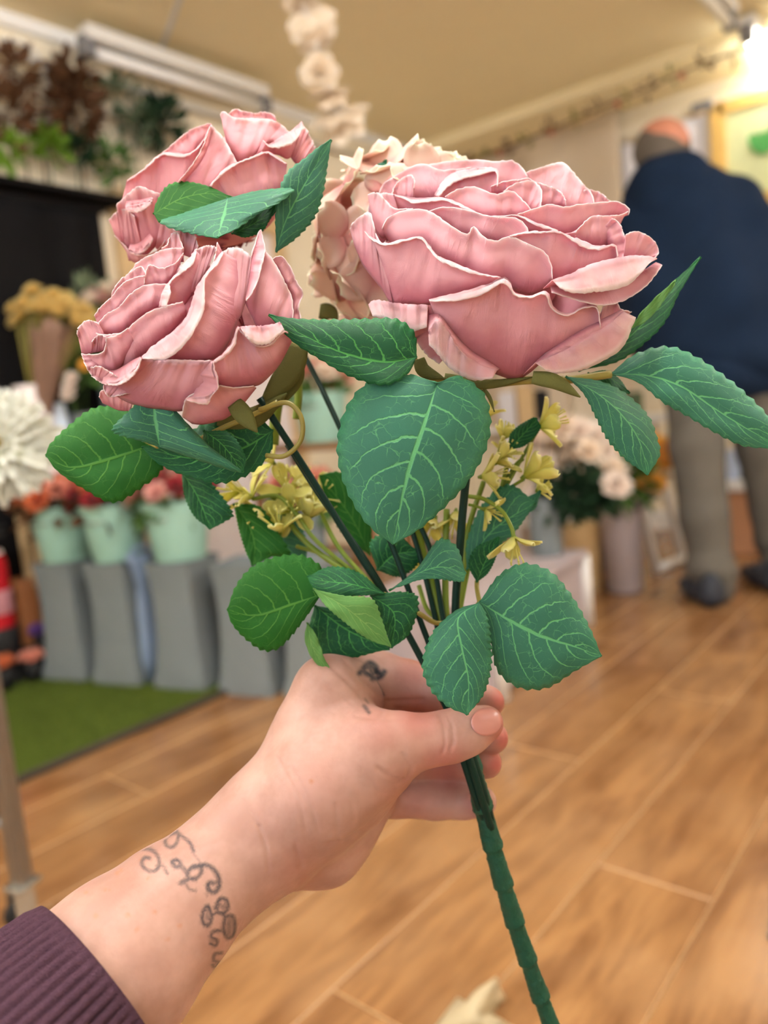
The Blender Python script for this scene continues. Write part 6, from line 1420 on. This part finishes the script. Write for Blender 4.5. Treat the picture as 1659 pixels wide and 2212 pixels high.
drape(1488, 1534, 246, 760, XW - 0.07, M_lace, 'white lace drape beside the notice board', 0.02, 40)
bm = bmesh.new(); p = onx(1518, 232, XW - 0.05); add_box(bm, p, (0.05, 0.10, 0.05), 0, 0.01); 
tag(bm_obj('curtain_clip', bm, M_cap), 'dark grey clip above the white lace drape', 'clip')
p0, p1 = onx(1550, 250, XW - 0.03), onx(1750, 420, XW - 0.03)
yb0, yb1 = p1[1], p0[1]; zb0, zb1 = onx(1600, 440, XW - 0.03)[2], onx(1600, 222, XW - 0.03)[2]
t = thing('notice_board', (XW - 0.03, (yb0 + yb1) / 2, zb0), 'pale green notice board in a yellow wooden frame', 'board')
bm = bmesh.new(); add_box(bm, (XW - 0.012, (yb0 + yb1) / 2, (zb0 + zb1) / 2), (0.02, yb1 - yb0 - 0.04, zb1 - zb0 - 0.04)); bm_obj('board_face', bm, mat('board_pale_green', srgb(214, 220, 172), 0.8, 0.2), t)
M_yw = mat('frame_yellow_wood', srgb(230, 190, 112), 0.5, 0.3)
for (yy, zz, sy, sz) in ((yb0, (zb0 + zb1) / 2, 0.07, zb1 - zb0 + 0.07), (yb1, (zb0 + zb1) / 2, 0.07, zb1 - zb0 + 0.07), ((yb0 + yb1) / 2, zb0, yb1 - yb0, 0.06), ((yb0 + yb1) / 2, zb1, yb1 - yb0, 0.06)):
    bm = bmesh.new(); add_box(bm, (XW - 0.025, yy, zz), (0.035, sy, sz), 0, 0.004); bm_obj('frame_rail', bm, M_yw, t)
t = thing('paper_leaf', onx(1650, 310, XW - 0.04), 'green paper leaf pinned to the notice board', 'decoration')
pl_ = onx(1650, 312, XW - 0.035)
for s_ in (-1, 0, 1):
    V, F, uv = floret_petal(pl_ + np.array([0, 0, -0.04]), np.array([-1.0, 0, 0]), np.array([0, 0.5 * s_, 0.9]), 0.11, 0.03, 0.05, t); o = mesh_obj('leaf_lobe', V, F, mat('paper_green', srgb(90, 170, 90), 0.8), t); solid(o, 0.001)
# twig garland strung along the wall head
t = thing('twig_garland', onx(1080, 325, XW - 0.45), 'brown twig garland with red berries strung along the ceiling edge', 'garland')
gp = spline(np.array([onx(x, y, XW - 0.45) for x, y in ((1010, 352), (1080, 326), (1180, 284), (1300, 232), (1400, 190), (1510, 140), (1640, 95))]), 60)
V, F = tube(gp, 0.006, 6); mesh_obj('twig', V, F, G_brown, t)
for i in range(12): leafage(t, gp[i * 5], 0.035, 10, 0.035, M_tan if i % 2 else G_brown, 'twig_leaves')
M_berry = mat('berry_red', srgb(190, 90, 70), 0.4)
for i in (8, 20, 34, 46):
    bm = bmesh.new(); bmesh.ops.create_icosphere(bm, subdivisions=2, radius=0.014, matrix=Matrix.Translation(Vector(gp[i]) + Vector((0, 0, -0.015)))); bm_obj('berry', bm, M_berry, t, True)
# white fabric garland hanging from the ceiling
gd = 2.3
tp = at(640, -30, gd); top = np.array([tp[0], tp[1], ZC])
t = thing('hanging_garland', top, 'garland of white fabric blossoms hanging from the ceiling', 'garland')
hp = [at(x, y, gd) for x, y in ((650, -10), (672, 48), (684, 92), (690, 160), (712, 200), (732, 248))]
V, F = tube(spline(np.array([top] + hp), 40), 0.0025, 6); mesh_obj('string', V, F, M_white, t)
M_fab = petal_mat('white_fabric_petal', srgb(240, 222, 196), srgb(244, 230, 210), srgb(250, 240, 228), weave=False, tr=0.3)
B_fab = bloom_mesh('blossom_fabric', [(6, 0.7, 0.4, 0.5), (7, 1.0, 0.5, 1.0), (7, 1.0, 0.5, 1.7)], M_fab)
for p, s_ in zip(hp, (0.06, 0.075, 0.055, 0.06, 0.065, 0.09)): put(B_fab, t, p, s_, rb.normal(0, 1, 3) + np.array([0, 0, -1.0]), 'fabric_blossom')
# ceiling joint batten
a, b = fl(388, 0, ZC - 0.003), fl(345, 118, ZC - 0.003)
dv = b - a; bm = bmesh.new(); add_box(bm, (a + b) / 2 , (np.linalg.norm(dv) * 2.2, 0.018, 0.006), math.atan2(dv[1], dv[0])); o = bm_obj('trim_4', bm, M_fit); o['kind'] = 'structure'; o['label'] = 'thin pale cover strip on the ceiling'

# folded cream paper on the floor below the bouquet, dark mat corner
q = fl(1040, 2225)
t = thing('paper_scrap', (q[0], q[1], 0), 'crumpled cream paper wrap lying on the wood floor', 'paper')
p_tip = at(1070, 2108, 1.03); A_, B_, C_, D_ = at(930, 2235, 1.0), at(1085, 2190, 1.06), at(1000, 2260, 0.98), at(1130, 2212, 1.04)
tri = [A_, at(1010, 2160, 1.0), p_tip, B_, at(1030, 2195, 0.985), C_]
V = [A_, at(1010, 2162, 1.0), p_tip, at(1086, 2150, 1.05), B_, at(1020, 2195, 0.975), C_, at(1090, 2215, 0.99)]
F = [(0, 1, 5), (1, 2, 5), (2, 3, 5), (3, 4, 5), (0, 5, 6), (5, 4, 7), (5, 7, 6)]
M_pap = mat('cream_paper', srgb(206, 190, 156), 0.8, 0.2, 0.06, 30, trans=0.25)
bm = bmesh.new(); vv = [bm.verts.new(v) for v in V]
for f in F: bm.faces.new([vv[i] for i in f])
bmesh.ops.subdivide_edges(bm, edges=bm.edges[:], cuts=3, use_grid_fill=True, smooth=0.4)
for v in bm.verts: v.co += Vector(rb.normal(0, 0.0012, 3))
o = bm_obj('paper_fold', bm, M_pap, t, True); solid(o, 0.0008)
G = [(q[0] + 0.05 * (i - 2) / 2 - 0.03, q[1] + 0.05 * (j - 2) / 2, 0.004 + 0.006 * rb.random() + (0.02 if (i, j) == (2, 2) else 0)) for i in range(5) for j in range(5)]
o = mesh_obj('paper_base', G, grid_faces(5, 5), M_pap, t); solid(o, 0.0008)
q = fl(1672, 1955)
bm = bmesh.new(); add_box(bm, (q[0] + 0.03, q[1] - 0.08, 0.006), (0.22, 0.16, 0.012), 0.1, 0.004); tag(bm_obj('doormat', bm, mat('grey_rubber_mat', srgb(96, 92, 92), 0.8)), 'small dark grey mat lying on the wood floor', 'mat')

# ------------------------------------------------------------------ the man in the navy jacket
MD = 2.88
MAN = thing('person', np.r_[at(1600, 1300, MD)[:2], 0.0], 'man seen from behind in a navy hooded jacket and grey trousers', 'person')
def ch(pts, k=None): return chain([(x, y, MD + dz, r) for x, y, dz, r in pts], k)
# one body: head, neck, trunk, arms, legs
bp = []
bp += ch([(1424, 352, -0.02, 40), (1430, 318, -0.01, 52), (1432, 312, 0.02, 50)], 0.04)
bp += ch([(1440, 395, 0, 34), (1428, 345, 0, 36)], 0.03) + ch([(1388, 350, 0.05, 14), (1392, 380, 0.06, 12)], 0.02)
bp += ch([(1450, 420, 0, 50), (1520, 560, 0.02, 80), (1560, 760, 0, 75)], 0.05)
bp += ch([(1580, 460, 0, 42), (1650, 560, -0.02, 34), (1712, 680, -0.06, 28), (1742, 800, -0.1, 22), (1750, 835, -0.12, 24)], 0.03) + ch([(1398, 470, 0.02, 40), (1374, 580, 0, 32), (1382, 690, 0.1, 26), (1402, 740, 0.2, 24)], 0.03)
bp += ch([(1505, 820, 0, 46), (1508, 960, -0.01, 36), (1530, 1150, -0.02, 28), (1545, 1270, -0.02, 22)], 0.03) + ch([(1615, 820, 0.04, 46), (1650, 960, 0.08, 36), (1678, 1120, 0.12, 28), (1690, 1245, 0.14, 22)], 0.03)
V, F = blend_mesh(bp, 0.009, 0.03)
M_skin2 = mat('man_skin', srgb(196, 132, 108), 0.55, 0.35, 0.08, 30)
body = mesh_obj('body', V, F, M_skin2, MAN)
# ears
for x, dz in ((1381, 0.03), (1482, 0.03)):
    V, F = blend_mesh(ch([(x, 322, dz, 9), (x, 338, dz, 7)], 0.01), 0.004, 0.01); mesh_obj('ear', V, F, M_skin2, MAN)
# cropped grey hair round the back of the head, bald crown
V, F = blend_mesh(ch([(1400, 335, 0.0, 26), (1428, 342, -0.035, 46), (1458, 332, 0.0, 28)], 0.03) + ch([(1412, 318, -0.02, 42), (1452, 314, -0.02, 38)], 0.03), 0.006, 0.03)
keep = V[:, 2] < at(1430, 290, MD)[2]
o = mesh_obj('hair', V, F, mat('hair_grey', srgb(104, 96, 88), 0.85, 0.15, 0.3, 120, 0.6, 600), MAN)
# jacket with hood
jp = []
jp += ch([(1400, 470, 0, 66), (1470, 440, -0.03, 82), (1560, 460, 0, 72)], 0.06)
jp += ch([(1420, 520, 0, 90), (1440, 640, 0, 88), (1470, 740, 0, 84)], 0.06) + ch([(1490, 500, -0.03, 100), (1530, 640, -0.03, 112), (1550, 745, -0.02, 106)], 0.06) + ch([(1570, 500, 0, 86), (1610, 640, 0, 96), (1630, 760, 0, 92)], 0.06)
jp += ch([(1580, 460, 0, 74), (1650, 560, -0.02, 62), (1712, 680, -0.06, 52), (1740, 780, -0.1, 44)], 0.03) + ch([(1398, 470, 0.02, 66), (1372, 580, 0.0, 54), (1380, 690, 0.1, 46), (1400, 740, 0.2, 40)], 0.03)
V, F = blend_mesh(jp, 0.008, 0.05)
nz = np.sin(V[:, 2] * 22 + V[:, 0] * 15) * np.sin(V[:, 1] * 19 + V[:, 2] * 9); Nn = vnormals(V, F); V = V + Nn * (nz * 0.007)[:, None]
o = mesh_obj('jacket', V, F, M_navy, MAN)
V, F = blend_mesh(ch([(1388, 430, -0.02, 44), (1420, 400, -0.08, 52), (1470, 392, -0.09, 56), (1510, 410, -0.05, 46)], 0.05) + ch([(1420, 450, -0.09, 40), (1490, 445, -0.10, 44)], 0.05), 0.008, 0.05)
mesh_obj('hood', V, F, M_navy, MAN)
V, F = blend_mesh(ch([(1440, 786, 0, 60), (1540, 796, -0.03, 78), (1640, 806, 0, 66)], 0.05), 0.008, 0.05); mesh_obj('jacket_hem', V, F, M_navy, MAN)
M_tr = mat('grey_trouser_cloth', srgb(98, 94, 88), 0.9, 0.1, 0.14, 9, 0.3, 400)
tp = ch([(1500, 830, 0, 62), (1505, 960, -0.01, 56), (1520, 1110, -0.02, 50), (1535, 1215, -0.02, 46), (1545, 1265, -0.03, 44)], 0.03) + ch([(1500, 810, 0.0, 72), (1610, 820, 0.03, 72)], 0.05) + ch([(1620, 830, 0.04, 64), (1650, 960, 0.08, 56), (1674, 1110, 0.12, 48), (1690, 1230, 0.14, 44)], 0.03)
V, F = blend_mesh(tp, 0.008, 0.03)
nz = np.sin(V[:, 2] * 40 + V[:, 0] * 12) * np.exp(-np.abs(V[:, 2] - 0.12) * 9); V = V + vnormals(V, F) * (nz * 0.010)[:, None]
mesh_obj('trousers', V, F, M_tr, MAN)
M_shoe = mat('shoe_dark', srgb(44, 48, 58), 0.6, 0.3); M_sole = mat('shoe_pale_heel', srgb(128, 132, 130), 0.6, 0.3)
for (px, py, dsh) in ((1548, 1318, 0), (1690, 1286, 0)):
    f_ = fl(px, py); dirv = np.array([FWD[0], FWD[1], 0]); dirv /= np.linalg.norm(dirv); sdv = np.array([-dirv[1], dirv[0], 0])
    pts = []
    a = f_ + dirv * 0.04; zz = lambda z: np.array([0, 0, z])
    V, F = blend_mesh([(a + zz(0.05), a + dirv * 0.12 + zz(0.045), 0.043, 0.042), (a + dirv * 0.12 + zz(0.045), a + dirv * 0.22 + zz(0.036), 0.042, 0.032), (a + zz(0.09), a + zz(0.05), 0.038, 0.042)], 0.006, 0.03)
    V[:, 2] = np.maximum(V[:, 2], 0.002); mesh_obj('shoe', V, F, M_shoe, MAN)
    V, F = blend_mesh([(a - dirv * 0.006 + zz(0.055), a - dirv * 0.004 + zz(0.06), 0.038, 0.036)], 0.005, 0.02); mesh_obj('shoe_heel_patch', V, F, M_sole, MAN)
